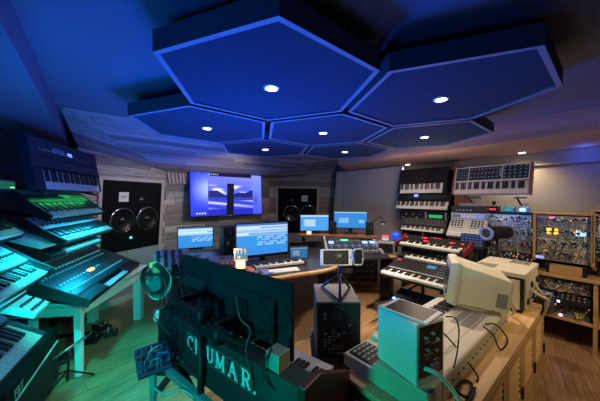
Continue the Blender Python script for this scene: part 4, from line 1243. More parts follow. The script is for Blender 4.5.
for i in range(7):
    b = MB(); b.bx(.06 + i * .065, .10 + i * .065, -.012, 0, .06 + (i % 3) * .05, .10 + (i % 3) * .05); b.build('connector', (EBO, STL, DRK)[i % 3], bp_)
for x in (.03, MW - .03):
    for y in (.03, MD - .03):
        b = MB(); b.cyl((x, y, .01), .014, .02, 10); b.build('foot', RUB, r)
b = MB()
for k, (m, off_) in enumerate(((RUB, 0), (mat('beige_cable', (.5, .42, .3), .6), .03), (CRM2, .06), (pc[3], .02), (RUB, .05))):
    b = MB(); x = .12 + k * .08
    b.tube([(x, -.012, .10 + .03 * (k % 3)), (x + .01, -.06, .10), (x + .05, -.075 - .01 * k, .03 + off_), (x + .12, -.03, -.10 - off_), (.42, .06, -.28)], .007 if k != 1 else .012, 8); b.build('cable', m, r)
# white speaker with tablet
rzs = R(30)
cs = Vector((.462, .985, 0)) + Vector((math.cos(rzs), math.sin(rzs), 0)) * .082
r = thing('white_speaker', 'small white speaker with its black back panel facing us on the cream keyboard unit', 'loudspeaker', (cs.x, cs.y, CZ + .103), R(26))
SW, SD_, SH = .165, .215, .245
b = MB(); b.bx(-SW / 2, SW / 2, 0, SD_, 0, SH); b.build('cabinet', mat('white_speaker_paint', (.74, .74, .70), .45, var=.03), r, bevel=.004)
b = MB(); b.bx(-SW / 2 + .016, SW / 2 - .014, -.004, .001, .03, SH - .012); bk = b.build('back_panel', EBO, r)
for x, z in ((-.04, .19), (0, .2), (.03, .17), (-.03, .14), (.02, .13)): inst('control_knob', ctl_mesh('knob', .007, .014, GRY), bk, (x, -.004, z), (PI / 2, 0, 0))
b = MB()
for i, (x, z, w) in enumerate(((-.04, .165, .03), (.0, .155, .04), (-.045, .115, .05), (-.035, .10, .02), (.01, .085, .03), (-.02, .055, .05), (.0, .045, .03))): b.bx(x, x + w, -.0045, -.004, z, z + .004)
b.build('printed_text', LBT, bk)
b = MB(); b.bx(-.01, .035, -.014, -.004, .05, .075); b.build('plug_socket', GRY, bk)
b = MB(); b.lathe([(.02, .003), (.055, .012), (.06, .004), (.062, -.001)], 24, (0, SD_, .09), 'y'); b.build('woofer', CONE, r)
b = MB(); b.cyl((0, SD_ + .002, .19), .025, .006, 18, 'y'); b.build('tweeter', CONE, r)
tl = Vector((cs.x, cs.y, 0)) + Vector((-math.sin(R(26)), math.cos(R(26)), 0)) * .10
r = thing('tablet_computer', 'white tablet with a dark screen lying on top of the small white speaker', 'tablet', (tl.x, tl.y, CZ + .103 + SH + .001), R(40))
b = MB(); b.bx(-.078, .078, -.105, .105, 0, .009); b.build('case', WHT, r, bevel=.003)
b = MB(); b.bx(-.068, .068, -.086, .086, .009, .0096); b.build('screen', mat('dark_glass', (.012, .011, .010), .35, spec=.2), r)
b = MB(); b.tube([(.05, -.125, .006), (.08, -.15, .0), (.095, -.16, -.05), (.11, -.15, -.15), (.13, -.13, -.24)], .003, 6); b.build('charging_cable', RUB, r)
# cables on the keyboard unit
cz = CZ + .108
def rm(a, b_, z): return tuple(room(a, b_, z))


for pts, rr, m, lab in (((rm(1.10, .47, cz), rm(1.14, .42, cz - .04), rm(1.22, .385, CZ + .006), rm(1.32, .40, CZ + .008), rm(1.30, .43, CZ + .012), rm(1.18, .41, CZ + .022), rm(1.12, .38, CZ + .012), rm(1.2, .37, CZ + .01), rm(1.3, .38, CZ + .01)), .006, RUB, 'black cable coil at the near corner of the oak cabinet'),
                        ((rm(1.02, .475, cz + .06), rm(1.04, .43, cz + .05), rm(1.10, .40, cz - .02), rm(1.14, .375, CZ + .009)), .009, mat('mint_plug', (.6, .7, .65), .5), 'pale plug and lead in the white speaker back'),
                        ((rm(1.26, .62, cz + .13), rm(1.32, .56, cz + .10), rm(1.40, .50, cz + .004), rm(1.42, .41, CZ + .006), rm(1.36, .39, CZ + .006)), .004, RUB, 'thin black cable falling from the tablet to the cabinet'),
                        ((rm(1.78, .47, cz), rm(1.82, .43, cz), rm(1.90, .40, CZ + .03), rm(1.86, .385, CZ + .006), rm(1.74, .39, CZ + .01), rm(1.72, .42, cz - .02), rm(1.74, .47, cz)), .004, RUB, 'black cable loop below the tube monitor'),
                        ((rm(2.02, .48, cz + .06), rm(2.16, .44, cz + .05), rm(2.26, .43, cz - .04), rm(2.32, .46, CZ + .02), rm(2.408, .52, CZ + .05)), .009, CRM, 'thick cream cable from the tube monitor to the mainframe')):
    tag(MB().tube(pts, rr, 8).build('cable', m), lab, 'cable', 'cables on the oak cabinet')

# ================================================================== RIGHT: FOUR-TIER KEYBOARD STAND
def rplace(pxl, pyl, Y, W):
    """front-left corner from a pixel at depth Y; front runs along the right wall direction"""
    p = P(pxl, pyl, Y); dirr = Vector((math.cos(RZ_R), math.sin(RZ_R), 0))
    return p + dirr * (W / 2), p


c1, _ = rplace(397, 246, 3.22, .74)
synth('synthesizer', 'red-ended synthesizer with red lit displays, top tier of the right keyboard stand', 'synthesizer', c1, RZ_R, .74, .26, .09, R(9), 29, None, .68, .03, .13, BLK, cheek=RED, ctl=[
    kn(.05, .95, 14, .25, .75, 3, .008, .014, DRK), ('disp', .30, .38, .55, .75, E_RED), ('disp', .36, .44, .08, .2, E_RED), ('disp', .74, .82, .3, .45, E_RED), ('disp', .9, .95, .3, .45, E_RED), bt(.45, .6, 6, .85, .85, 1, m=E_RED), ('disp', .02, .06, .4, .6, E_RED)], cw=.025)
c2, _ = rplace(398, 259, 3.1, .72)
synth('synthesizer', 'black keyboard with yellowed keys, second tier of the right keyboard stand', 'synthesizer', c2, RZ_R, .72, .24, .06, R(8), 29, None, .56, .03, .12, BLK, ctl=[kn(.05, .5, 8, .4, .4, 1), bt(.55, .95, 8, .3, .6, 2), bt(.75, .92, 3, .1, .1, 1, .02, .015, E_WHT)])
c3, _ = rplace(379, 275, 2.8, .76)
synth('workstation_keyboard', 'wide black workstation with a blue display, third tier of the right keyboard stand', 'synthesizer', c3, RZ_R, .76, .42, .10, R(6), 32, None, .72, .03, .14, BLK, ctl=[
    ('disp', .50, .62, .55, .78, emit('dim_cyan_display', (.05, .30, .6), .5)), bt(.08, .42, 10, .2, .8, 4, .014, .008, DRK), bt(.68, .94, 9, .2, .8, 4, .014, .008, GRY), kn(.05, .3, 5, .9, .9, 1), ('plate', .02, .98, .02, .08, GRY), ('disp', .03, .09, .72, .84, emit('dim_red', (.9, .05, .08), .9))])
c4, _ = rplace(381, 311, 2.6, .60)
synth('synthesizer', 'dark keyboard with two bright blue lamps, lowest tier of the right keyboard stand', 'synthesizer', c4, RZ_R, .60, .40, .11, R(8), 22, None, .52, .03, .14, NAVY, ctl=[
    bt(.05, .12, 2, .2, .2, 1, .024, .024, emit('bright_blue', (.1, .2, 1), 14)), kn(.2, .95, 12, .3, .8, 3), ('plate', .18, .96, .05, .14, E_BLUE if False else mat('blue_strip', (.06, .16, .4), .4))])
rs = thing('keyboard_stand', 'black four-tier stand carrying the right keyboards beside the console', 'stand', room(3.05, 1.15, 0), RZ_R)
for x in (-.5, .12):
    b = MB(); b.bar((x, .46, 0), (x, .46, 1.0), .02); b.bar((x, .0, .02), (x, .5, .02), .02); b.build('upright', MET, rs)
    for z, y in ((.29, -.65), (.60, -.5), (.75, .0), (.85, .05)):
        b = MB(); b.bar((x, .46, z + .02), (x, y, z - .04), .013); b.build('support_arm', MET, rs)

# ================================================================== RIGHT WALL RACKS
A_F = 3.80


def wallpt(px, py, a):
    """point on the vertical plane a = const seen at pixel"""
    d = P(px, py, 1) - Vector((0, 0, HC)); k = a / (d.x * EX.x + d.y * EX.y)
    return Vector((d.x * k, d.y * k, HC + d.z * k))


def wall_synth(name, label, pxl, pxr, pytop, pybot, a, tilt, **k):
    l, r_ = wallpt(pxl, pybot, a), wallpt(pxr, pybot, a); W = (r_ - l).xy.length; c = (l + r_) / 2
    top = wallpt((pxl + pxr) / 2, pytop, a); bot = wallpt((pxl + pxr) / 2, pybot, a)
    hh = top.z - bot.z
    D = hh / math.sin(tilt)
    return synth(name, label, 'synthesizer', (c.x, c.y, bot.z), RZ_R, W, D, tilt=tilt, **k), W, c, bot.z, top.z


wall_synth('synthesizer', 'black synthesizer tipped forward at the top of the left wall rack', 399, 447, 169, 194, 3.75, R(76), H=.06, nwhite=29, hk=.035, body=BLK, kwid=.62, ctl=[kn(.05, .95, 14, .3, .7, 2, .007, .01, DRK)])
wall_synth('synthesizer', 'black synthesizer with a small blue display, second in the left wall rack', 397, 448, 194.5, 210.5, 3.72, R(62), H=.06, nwhite=36, hk=.03, body=BLK, kwid=.74, kl=.12, ctl=[('disp', .34, .42, .45, .8, emit('violet_display', (.2, .22, 1), 3.2)), bt(.45, .92, 14, .4, .7, 2, .012, .007, DRK), ('plate', .2, .95, .3, .9, mat('teal_black', (.015, .03, .03), .4))])
r_ = wallpt(422, 221, 3.78)
r = thing('rack_unit', 'black rack unit with a green display in the left wall rack', 'audio device', r_, RZ_R)
b = MB(); b.bx(-.36, .36, 0, .3, .005, .145); b.build('case', BLK, r, bevel=.003)
b = MB(); b.bx(.10, .28, -.004, 0, .055, .10); b.build('display', E_GRN, r)
b = MB(); b.bx(.05, .07, -.012, 0, .01, .14); b.bx(.32, .34, -.012, 0, .01, .14); b.build('handle', GRY, r)
for i in range(6): inst('knob', ctl_mesh('knob', .012, .015, (GRY, SIL, RED)[i % 3]), r, (-.3 + i * .055, 0, .045 + .05 * (i % 2)), (PI / 2, 0, 0))
wall_synth('synthesizer', 'black synthesizer with a bright bar of grey keys under the green display rack unit', 400, 446, 221.5, 233, 3.70, R(55), H=.07, nwhite=29, hk=.03, body=DRK, kwid=.6, kl=.07, ctl=[bt(.1, .9, 16, .3, .8, 3, .012, .008, GRY)])
p = wallpt(422, 245, 3.74)
r = thing('drum_machine', 'dark rack box with faint white marks below the grey-keyed synthesizer', 'drum machine', p, RZ_R)
b = MB(); b.prism([(0, 0), (0, .04), (.12, .17), (.3, .17), (.3, 0)], -.36, .36); b.build('case', DRK, r, bevel=.004)
for i in range(12): inst('button', ctl_mesh('button', .02, .012, GRY), r, (-.3 + i * .055, .05, .095), (.82, 0, 0))
# rack frame: red-brown wood posts, shelves
fr_ = thing('keyboard_rack', 'tall dark wall rack with a red-brown right post holding black synthesizers', 'rack', room(3.98, 1.78, 0), RZ_R)
b = MB(); b.bx(-.42, -.39, -.05, .30, 0, 1.93); b.build('post', BLK, fr_)
b = MB(); b.bx(.385, .415, -.10, .30, 0, 1.93); b.build('post', WDR, fr_)
for z in (.93, 1.10, 1.27, 1.46, 1.68):
    b = MB(); b.bx(-.389, .384, -.02, .30, z - .02, z); b.build('shelf', BLK, fr_)
b = MB(); b.bx(-.389, .384, .28, .30, .3, 1.90); b.build('back_panel', BLK, fr_)
# big synthesizer with tall sloped panel and wooden ends, on brackets
s5, W5, c5, z0_, z1_ = wall_synth('large_synthesizer', 'big wood-ended analog synthesizer with a white-framed blue panel on the right wall', 455, 530, 166.5, 195, 3.74, R(74), H=.055, nwhite=36, hk=.04, kl=.145, body=LGR, cheek=WDR, kwid=.74, panel=mat('petrol_panel', (.014, .035, .06), .35), cw=.02, ctl=[
    kn(.70, .95, 5, .2, .85, 4, .009, .014, mat('teal_knob', (.2, .4, .45), .4)), kn(.25, .60, 8, .25, .8, 3, .007, .012, LGR), bt(.04, .18, 5, .25, .8, 4, .012, .010, mat('teal_btn', (.12, .28, .33), .4)), ('plate', .665, .675, .04, .96, WHT), ('plate', .205, .215, .04, .96, WHT), ('plate', .005, .995, .95, 1.0, WHT), ('plate', .005, .995, .0, .05, WHT), ('plate', .005, .015, .05, .95, WHT), ('plate', .985, .995, .05, .95, WHT), ('disp', .63, .66, .25, .8, mat('teal_btn', (.12, .28, .33), .4))])
for x in (-W5 * .3, W5 * .3):
    pass
br = thing('support_bracket', 'pair of black brackets carrying the big wood-ended synthesizer', 'bracket', (c5.x, c5.y, z0_ - .02), RZ_R)
for x in (-.25, .25):
    b = MB(); b.bx(x - .015, x + .015, .0, .535, -.02, -.004); b.bar((x, .52, -.2), (x, .1, -.02), .01); b.build('arm', MET, br)
# ------- grey gear stack
gp = wallpt(464, 240, 3.60)
r = thing('drum_machine', 'white slanted drum machine with rows of dark knobs below the tape deck', 'drum machine', wallpt(464.5, 239, 3.55), RZ_R, R(50))
b = MB(); b.bx(-.2, .2, 0, .27, 0, .05); b.build('case', LGR, r, bevel=.004)
for i in range(10):
    if i in (4, 5): continue
    for j in range(3): inst('knob', ctl_mesh('knob', .011, .016, DRK if (i * j) % 5 != 4 else E_YEL if False else DRK), r, (-.165 + i * .0365, .165 + j * .035, .05))
b = MB(); b.bx(-.17, -.03, .13, .137, .05, .052); b.bx(.03, .17, .13, .137, .05, .052); b.build('printed_text', EBO, r)
for i in range(16): inst('button', ctl_mesh('button', .015, .02, WHT), r, (-.17 + i * .0226, .05, .05))
r = thing('sampler', 'flat silver device between the white drum machine and the tape deck', 'audio device', wallpt(467, 219, 3.72), RZ_R)
b = MB(); b.bx(-.19, .19, 0, .28, 0, .075); b.build('case', SIL, r, bevel=.004)
b = MB(); b.bx(-.06, .1, -.004, 0, .02, .05); b.build('display', WHT, r)
b = MB(); b.bx(-.17, -.08, -.004, 0, .015, .06); b.build('display', GRY, r)
r = thing('tape_deck', 'dark grey tape deck on top of the silver device', 'tape deck', wallpt(467, 213, 3.72) + Vector((0, 0, .004)), RZ_R)
b = MB(); b.bx(-.19, .19, .01, .29, 0, .085); b.build('case', DRK, r, bevel=.004)
b = MB(); b.bx(-.1, .17, .02, .2, .085, .12); b.build('lid', GRY, r, bevel=.004)
for i in range(5): inst('button', ctl_mesh('button', .02, .012, LGR), r, (-.12 + i * .04, .01, .03), (PI / 2, 0, 0))
# table for the stack + dark blue lit module below
gt = thing('equipment_table', 'dark equipment table along the right wall behind the mainframe', 'table', room(3.85, 1.0, 0), RZ_R)
b = MB(); b.bx(-.36, .02, -.26, .35, .86, .88); b.build('tabletop', BLK, gt)
for x in (-.33, -.01):
    for y in (-.23, .3):
        b = MB(); b.bx(x - .02, x + .02, y - .02, y + .02, 0, .859); b.build('leg', BLK, gt)
b = MB(); b.bx(-.36, .02, -.05, .3, 1.12, 1.135); b.bx(-.36, -.34, -.05, .3, .881, 1.12); b.bx(.0, .02, -.05, .3, .881, 1.12); b.build('riser', BLK, gt)
p = wallpt(471, 254, 3.42)
r = thing('synth_module', 'small module glowing with blue lights at the right end of the red-ended synthesizer', 'synthesizer', (p.x, p.y, .881), RZ_R, R(0))
b = MB(); b.prism([(0, 0), (0, .02), (.04, .16), (.1, .16), (.1, 0)], -.12, .12); b.build('case', NAVY, r, bevel=.003)
for i in range(6):
    for j in range(4): inst('pad', ctl_mesh('button', .022, .018, emit('blue_pad', (.03, .14, .6), .35)), r, (-.09 + i * .036, .009 + j * .0085, .045 + j * .032), (1.29, 0, 0))

# ------- modular synthesizers
PANELS = [mat('eurorack_silver', (.36, .34, .30), .45, .2), mat('eurorack_beige', (.46, .41, .32), .5), mat('eurorack_black', (.02, .02, .022), .45), mat('eurorack_grey', (.30, .29, .27), .45), mat('eurorack_white', (.55, .54, .50), .45)]
BLP = mat('eurorack_pale_grey', (.5, .5, .5), .4)


def modular(name, label, l, W, z0, rows, rh, D, frame, seed, styles, leds, tilt=0, wood_w=.025, topbar=True):
    rn_ = random.Random(seed)
    r = thing(name, label, 'modular synthesizer', l + Vector((math.cos(RZ_R), math.sin(RZ_R), 0)) * (W / 2), RZ_R, tilt)
    r.location.z = z0; H = rows * rh
    b = MB(); b.bx(-W / 2, W / 2, .02, D, 0, H + .01); b.build('case', BLK, r)
    for s_ in (-1, 1):
        b = MB(); b.bx(s_ * (W / 2 + wood_w / 2) - wood_w / 2, s_ * (W / 2 + wood_w / 2) + wood_w / 2, -.03, D, -.01, H + .025); b.build('side_cheek', frame, r, bevel=.003)
    if topbar:
        b = MB(); b.bx(-W / 2, W / 2, -.02, D, H + .011, H + .026); b.build('top_board', frame, r)
    nk = 0
    for j in range(rows):
        x = -W / 2 + .004; z = H - (j + 1) * rh
        rowdark = rn_.random()
        while x < W / 2 - .02:
            w = rn_.choice((.03, .04, .05, .06, .08)); w = min(w, W / 2 - .004 - x)
            if w < .012: break
            st_ = styles[j]; pm_ = rn_.choice(st_)
            b = MB(); b.mat(0).bx(x + .001, x + w - .001, 0, .02, z + .003, z + rh - .003)
            nx_ = max(1, int(w / .014)); ny_ = max(3, int(rh / .017)); slots = rn_.random() < .4
            b.mat(1).bx(x - .0012, x + .0018, .002, .0215, z + .003, z + rh - .003); b.bx(x, x + w, .002, .0215, z - .004, z + .0045); b.mat(0)
            dark = pm_ in (PANELS[2],)
            for i in range(nx_):
                for k in range(ny_):
                    t = rn_.random(); xx = x + (i + .5) * w / nx_; zz = z + .012 + (k + .5) * (rh - .024) / ny_
                    if slots and ny_ * .35 < k < ny_ * .8:
                        if i % 2 == 0 and not dark: b.mat(1).box((xx, -.001, zz), (.005, .003, (rh - .024) / ny_ + .001))
                        continue
                    if k < ny_ * .45:
                        if t < .7: b.mat(1 if not dark else 2).cyl((xx, -.002, zz), .0043, .006, 8, 'y')
                    elif t < .12: b.mat(3 + rn_.randrange(len(leds))).box((xx, -.001, zz), (.006, .004, .006))
                    elif t < .3: b.mat(2 if dark else 1).box((xx, -.001, zz), (.008, .003, .003))
            mo = b.build('module', [pm_, EBO, LGR] + list(leds), r)
            for k in range(rn_.choice((1, 2, 2, 3)) * (2 if w > .05 else 1)):
                if nk >= 95: break
                nk += 1
                inst('knob', ctl_mesh('knob', .009, .016, DRK if not dark else LGR), mo, (x + w * rn_.uniform(.25, .75), 0, z + rh * rn_.uniform(.45, .88)), (PI / 2, 0, 0))
            x += w
    for k in range(12):
        x0 = rn_.uniform(-W / 2 + .03, W / 2 - .03); x1 = max(-W / 2 + .03, min(W / 2 - .03, x0 + rn_.uniform(-.2, .2))); za = rn_.uniform(.05, H * .8); zb_ = rn_.uniform(.05, H * .8)
        b = MB(); b.tube([(x0, 0, za), (x0, -.035, za - .01), ((x0 + x1) / 2, -.05, min(za, zb_) - .06), (x1, -.035, zb_ - .01), (x1, 0, zb_)], .0025, 6); b.build('patch_cable', rn_.choice([RUB, RUB, pc[2], pc[1], RED]), r)
    return r


LED = (E_RED, E_YEL, E_CYAN, E_ORG)
l = wallpt(486, 256, 3.90); zt_ = wallpt(486, 213.5, 3.90).z
modular('modular_synthesizer', 'black-framed modular synthesizer with a blue-lit top row, below the big wood-ended synthesizer', l, .45, l.z - .05, 4, (zt_ - l.z + .05) / 4, .2, BLK, 5, [[BLP], [PANELS[0], PANELS[4]], [PANELS[0], PANELS[3]], [PANELS[2]]], LED)
l = wallpt(536, 257.5, 3.78); zt_ = wallpt(536, 214, 3.78).z
M2 = modular('modular_synthesizer', 'wood-framed modular synthesizer with orange lit buttons on the wooden studio bench', l, .40, l.z - .01, 4, (zt_ - l.z) / 4, .22, WDL, 11, [[PANELS[0], PANELS[3], PANELS[1]], [PANELS[0], PANELS[1]], [PANELS[1], PANELS[4]], [PANELS[1], PANELS[3], PANELS[0]]], LED)
rhh = (zt_ - l.z) / 4
for (x, z, w, h, m) in ((-.10, 2.45, .035, .022, E_ORG), (-.10, 2.75, .035, .022, E_ORG), (-.045, 2.45, .03, .022, E_ORG), (-.045, 2.75, .03, .022, E_ORG), (.13, 2.55, .07, .05, E_LBL), (-.17, .2, .06, .025, emit('violet_pad', (.3, .35, 1), 1.6)), (-.07, 3.8, .035, .015, E_MAG), (-.16, 3.6, .05, .03, emit('navy_disp', (.03, .06, .4), .8))):
    b = MB(); b.bx(x - w / 2, x + w / 2, -.004, .0, z * rhh - h / 2, z * rhh + h / 2); b.build('display', m, M2)
l = wallpt(594.5, 262, 3.78)
modular('modular_synthesizer', 'dark modular synthesizer cut off by the right frame edge with magenta lamps', l, .40, l.z, 4, rhh, .22, WDL, 21, [[PANELS[2]], [PANELS[4], PANELS[0]], [PANELS[2]], [PANELS[2], PANELS[3]]], (E_RED, E_MAG, E_CYAN))
# pedals above the first modular
for k, (px, m, e_, w, lab) in enumerate(((493.5, BLK, E_RED, .11, 'black pedal with a red display on the left of the black-framed modular'), (508.5, mat('teal_pedal', (.03, .25, .28), .4), E_YEL, .11, 'teal pedal with yellow lamps in the middle on the black-framed modular'), (523.5, mat('sky_pedal', (.10, .30, .6), .4), E_LBL, .10, 'light blue pedal at the right on the black-framed modular'))):
    p = wallpt(px, 212, 3.92)
    r = thing('effects_pedal', lab, 'pedal', (p.x, p.y, zt_ if False else wallpt(486, 213.5, 3.90).z + .03), RZ_R, 0, 'pedals on the modular')
    b = MB(); b.prism([(0, 0), (0, .055), (.08, .075), (.08, 0)], -w / 2, w / 2); b.build('case', m, r, bevel=.004)
    b = MB(); b.bx(-w * .36, w * .2, -.004, 0, .018 if k < 2 else .01, .035 if k < 2 else .048); b.build('display', e_ if k != 1 else E_GRN, r)
    for i in range(3): inst('knob', ctl_mesh('knob', .01, .014, SIL), r, (-w * .3 + i * w * .3, .04, .065))
p = wallpt(494, 206, 3.8)
r = thing('figurine', 'small black bottle-shaped object standing behind the pedals', 'ornament', (p.x, p.y + .02, wallpt(486, 213.5, 3.90).z + .03), 0)
r.location = (*(wallpt(494, 206, 4.04).xy), wallpt(486, 213.5, 3.90).z + .03)
b = MB(); b.lathe([(.001, 0), (.03, 0), (.032, .05), (.014, .075), (.012, .09)], 16); b.build('body', BLK, r)
b = MB(); b.sphere((0, 0, .108), .022, 12); b.build('head', BLK, r)
# cylindrical lamp in front of the modular
p = P(493, 233, 2.6)
r = thing('spotlight', 'black cylindrical spotlight with a bluish front ring in front of the modular', 'lamp', p, R(17))
b = MB(); b.lathe([(.001, -.09), (.055, -.09), (.066, -.07), (.066, .20), (.06, .21), (.001, .21)], 28, (0, 0, 0), 'x'); b.build('housing', BLK, r)
b = MB(); b.torus((-.095, 0, 0), .058, .014, 28, 8, 'x'); b.build('front_ring', emit('ring_violet', (.25, .28, .62), .30), r)
b = MB(); b.cyl((-.092, 0, 0), .045, .006, 24, 'x'); b.build('lens', DRK, r)
b = MB(); b.bar((.06, 0, -.066), (.06, 0, -p.z + .02), .016); b.build('stand_pole', MET, r)
b = MB(); b.cyl((.06, 0, -p.z + .011), .10, .02, 24); b.build('stand_base', MET, r)
# bench below the modulars
l0 = wallpt(540, 276, 3.25)
bn = thing('studio_bench', 'wooden studio bench with open rack bays below the wood-framed modulars', 'desk', room(3.62, .0, 0), RZ_R)
# local x = e2 (towards camera side), y = to the wall
b0, b1 = -1.02, .45
tb_z = wallpt(560, 274.5, 3.62).z
b = MB(); b.bx(b0 + .06, b1, -.02, .62, tb_z - .035, tb_z); b.build('benchtop', WDL, bn, bevel=.004)
b = MB(); b.bx(b0 + .06, b1, .0, .6, .25, .28); b.build('bottom_shelf', WDL, bn, bevel=.003)
for x in (b0 + .06, -.575, -.115, b1 - .03):
    b = MB(); b.bx(x, x + .028, -.005, .6, 0, tb_z - .036); b.build('side_panel', WDL, bn)
# support raising the modular above bench: riser box
zr = wallpt(560, 264, 3.6).z
for x0, x1, zz in ((-.955, -.585, wallpt(486, 256, 3.90).z - .065), (-.545, -.14, wallpt(536, 257.5, 3.78).z - .022), (-.10, .30, wallpt(594.5, 262, 3.78).z - .012)):
    b = MB(); b.bx(x0, x1, .20, .50, tb_z + .001, zz); b.build('riser', BLK, bn)
# closed wooden keyboard lid on bench
p1_ = wallpt(549, 266, 3.64); p2_ = wallpt(583, 271, 3.64)
cc = (p1_ + p2_) / 2
r = thing('wooden_box', 'long honey wood box with black end blocks on the studio bench', 'box', (cc.x, cc.y, tb_z + .002), RZ_R)
wl_ = (p2_ - p1_).xy.length
b = MB(); b.bx(-wl_ / 2, wl_ / 2, 0, .12, 0, .075); b.build('body', WDL, r, bevel=.004)
for s_ in (-1, 1):
    b = MB(); b.bx(s_ * (wl_ / 2 + .012) - .012, s_ * (wl_ / 2 + .012) + .012, -.005, .125, 0, .085); b.build('end_block', BLK, r)
# gear in the lower bays
for k, (z, h, sty, lab) in enumerate(((.285, .135, [PANELS[4], PANELS[3]], 'pale rack of modules on the lowest shelf of the studio bench'), (.525, .115, [PANELS[0], PANELS[1]], 'silver rack of modules just under the studio bench top'))):
    l = room(3.66, .53, 0)
    modular('rack_modules', lab, l, .40, z, 1, h, .25, BLK, 31 + k, [sty], LED, wood_w=.006, topbar=False)
r = thing('rack_mixer', 'black rack mixer tilted between the two module rows under the bench', 'audio device', (*room(3.57, .33, 0).xy, .425), RZ_R)
b = MB(); b.prism([(0, 0), (0, .04), (.08, .085), (.30, .085), (.30, 0)], -.20, .20); b.build('case', BLK, r, bevel=.003)
for i in range(10):
    for j in range(2): inst('knob', ctl_mesh('knob', .008, .014, GRY), r, (-.17 + i * .037, .02 + j * .035, .052 + j * .02), (.5, 0, 0))
b = MB(); b.bx(-.02, .0, -.004, 0, .012, .03); b.build('led', E_WHT, r)
p = room(3.24, -b0 - .36, 0)
r = thing('power_strip', 'flat power strip with a violet lamp at the foot of the bench', 'power strip', (*room(3.63, .33, 0).xy, .281), RZ_R)
b = MB(); b.bx(-.08, .10, .0, .022, 0, .03); b.build('case', GRY, r, bevel=.003)
b = MB(); b.bx(-.01, .01, -.004, .0, .008, .022); b.build('led', emit('violet_led', (.75, .4, 1), 14), r)

# ================================================================== LIGHTS
def light(kind, loc, energy, col, size=.05, target=None, angle=None, blend=.5, sy=None, spread=None):
    d = bpy.data.lights.new('lamp_' + kind.lower(), kind); d.energy = energy; d.color = col
    if kind == 'AREA':
        d.size = size
        if sy: d.shape = 'RECTANGLE'; d.size_y = sy
        if spread: d.spread = spread
    else: d.shadow_soft_size = size
    if kind == 'SPOT': d.spot_size = angle or R(90); d.spot_blend = blend
    o = bpy.data.objects.new('light', d); COL.objects.link(o); o.location = loc
    if target is not None:
        v = Vector(target) - Vector(loc); o.rotation_euler = v.to_track_quat('-Z', 'Y').to_euler()
    return o


HEXW = {'A': 1.5, 'B': 16, 'C': 3, 'D': 70, 'E': 7, 'F': 75, 'G': 55}
for k, (cx, cy) in centres.items():
    light('SPOT', (cx * HH, cy * HH, HC + HH - .012), HEXW[k], (1, .84, .66), .03, (cx * HH, cy * HH, 0), R(72 if k == 'D' else 135), .8)
for p, t in ((room(4.06, 2.17, ZB - .02), room(3.95, 2.1, 0)), (room(4.1, .72, ZB - .02), room(4.0, .7, 0))):
    light('SPOT', p, 22, (1, .76, .46), .03, t, R(150), .9)
BL = (.0, .10, 1.0)
light('AREA', (-.35, 1.9, .90), 52, BL, .5, (-.25, 1.7, 3))
light('AREA', (-.9, .2, 1.05), 13, (.0, .18, 1.0), .4, (-1.2, 1.2, 3))
light('SPOT', (-1.35, 3.2, .9), 75, (.03, .10, 1.0), .05, (-1.55, 3.1, 3), R(95), .8)
light('SPOT', (-.75, .30, 1.0), 31, (.0, 1.0, .66), .08, (.46, 1.08, .62), R(38), .5)
light('SPOT', (-.75, .25, 1.0), 34, (.0, .95, .80), .08, (-.35, 1.3, .6), R(70), .7)
light('SPOT', (-1.3, 1.2, 1.9), 190, (.0, 1.0, .95), .06, (-1.42, 2.0, 0), R(46), .5)
CY = (.01, .60, 1.0)
light('SPOT', wallpt(506, 210, 3.62), 2.2, (.15, .40, 1.0), .03, wallpt(506, 219, 3.88), R(120), .8)


def strip(c, W, off, z, e, col):
    """added area light as an unseen LED strip under a keyboard tier, shining down on the next one"""
    q = Vector(c) + pl_ * off; q.z += z
    o = light('AREA', q, e, col, W * .9, q + Vector((-.0, 0, -1)) - pl_ * .35, sy=.02)
    o.rotation_euler = (R(-20), 0, RZ_L)


cL = P(26, 190, 1.80) + dl * .5
strip(cL, .9, .02, -.02, .9, (.05, .9, .25))
strip(P(46, 218, 1.84) + dl * .43, .8, .03, -.02, 3.5, CY)
strip(P(61, 240, 1.90) + dl * .44, .8, .03, -.02, 3.0, CY)
strip(P(48, 256, 1.82) + dl * .40, .8, .06, -.02, 5.0, CY)
light('POINT', P(30, 255, 1.45), 1.6, CY, .05)
light('POINT', P(34, 318, 1.30), 1.2, CY, .04)
light('SPOT', (-.6, .0, 1.2), 45, (.0, .8, .9), .1, (-1.22, 1.05, .76), R(36), .6)
light('SPOT', (-.6, .0, 1.2), 6, (.01, .7, .9), .1, (-1.6, 1.5, .9), R(60), .7)
light('SPOT', (-.5, .8, 1.25), 85, (.0, 1.0, .74), .05, (-1.95, 2.25, .50), R(46), .6)
light('SPOT', (-.9, .9, 1.2), 26, (.0, .20, 1.0), .05, (-1.7, 1.7, 2.1), R(95), .8)
light('SPOT', room(2.6, -.5, 2.05), 28, (1, .74, .40), .15, room(1.9, .6, .6), R(70), .7)
light('SPOT', (-.2, -.8, 1.9), 85, (1, .88, .50), .1, (1.16, 1.65, .9), R(21), .6)  # added spot behind the camera, no fixture; brightens the tube monitor's side
light('SPOT', room(2.4, -1.2, 1.9), 85, (1, .78, .52), .2, room(3.6, .7, .95), R(58), .8)  # added warm spot without a fixture, lifts the modular panels
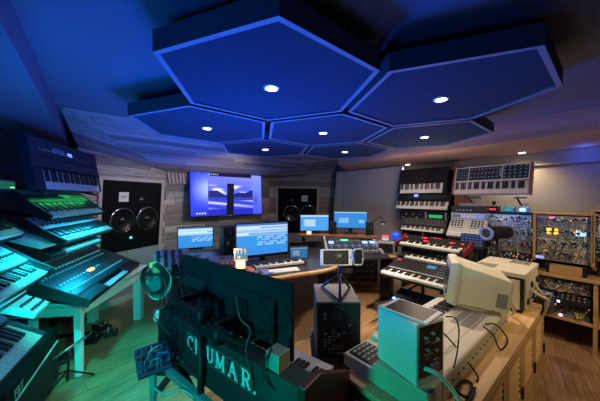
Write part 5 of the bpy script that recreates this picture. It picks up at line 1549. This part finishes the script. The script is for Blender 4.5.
light('POINT', room(3.0, 1.4, 1.62), 8, (1, .70, .50), .1)
light('SPOT', (.1, -.3, 1.7), 110, (1, .92, .78), .05, (.24, 1.56, 1.13), R(11), .6)  # added narrow spot behind the camera, only brightens the phone
light('SPOT', (.84, 1.5, 2.03), 330, (1, .84, .68), .04, (.78, 3.35, 0), R(27), .9)  # extra spot added under panel B to brighten the floor below the desk
light('SPOT', room(2.9, -.6, 2.0), 40, (1, .72, .42), .1, room(2.7, -.2, 0), R(90), .8)
light('SPOT', room(3.0, 1.6, 1.95), 16, (1, .80, .62), .1, room(3.9, 2.9, .9), R(110), .9)
light('SPOT', room(1.7, 3.0, 1.78), 40, (1, .91, .86), .1, room(1.5, 4.6, 1.42), R(104), .8)
light('SPOT', room(.75, 2.9, 1.75), 28, (1, .89, .84), .05, room(.3, 4.2, 1.25), R(76), .8)
light('SPOT', (-1.3, 2.9, 1.4), 12, (1, .66, .60), .05, (-2.35, 3.2, .05), R(50), .8)
o = light('AREA', room(3.14, .2, 2.06), 1.1, (.22, .15, 1.0), 2.6, None, sy=.03); o.rotation_euler = (R(205), 0, RZ_R)
light('POINT', room(4.1, .2, 1.96), 1.2, (.05, .12, 1), .05)
light('POINT', tc + Vector((-.06, .0, .09)), 1.6, (1, .4, .1), .03)

# ================================================================== WORLD, CAMERA, VIEW
w = bpy.data.worlds.new('world'); S.world = w; w.use_nodes = True
w.node_tree.nodes['Background'].inputs['Color'].default_value = (.015, .02, .05, 1)
w.node_tree.nodes['Background'].inputs['Strength'].default_value = .3
cd = bpy.data.cameras.new('camera'); co = bpy.data.objects.new('camera', cd); COL.objects.link(co)
cd.sensor_width = 36; cd.lens = FPX / 600 * 36; cd.clip_start = .02; cd.clip_end = 60
co.location = (0, 0, HC); co.rotation_euler = (PI / 2 - PITCH, 0, 0)
S.camera = co
vs_ = S.view_settings
vs_.view_transform = 'Standard'; vs_.look = 'None'; vs_.exposure = 0; vs_.gamma = 1; vs_.use_curve_mapping = False
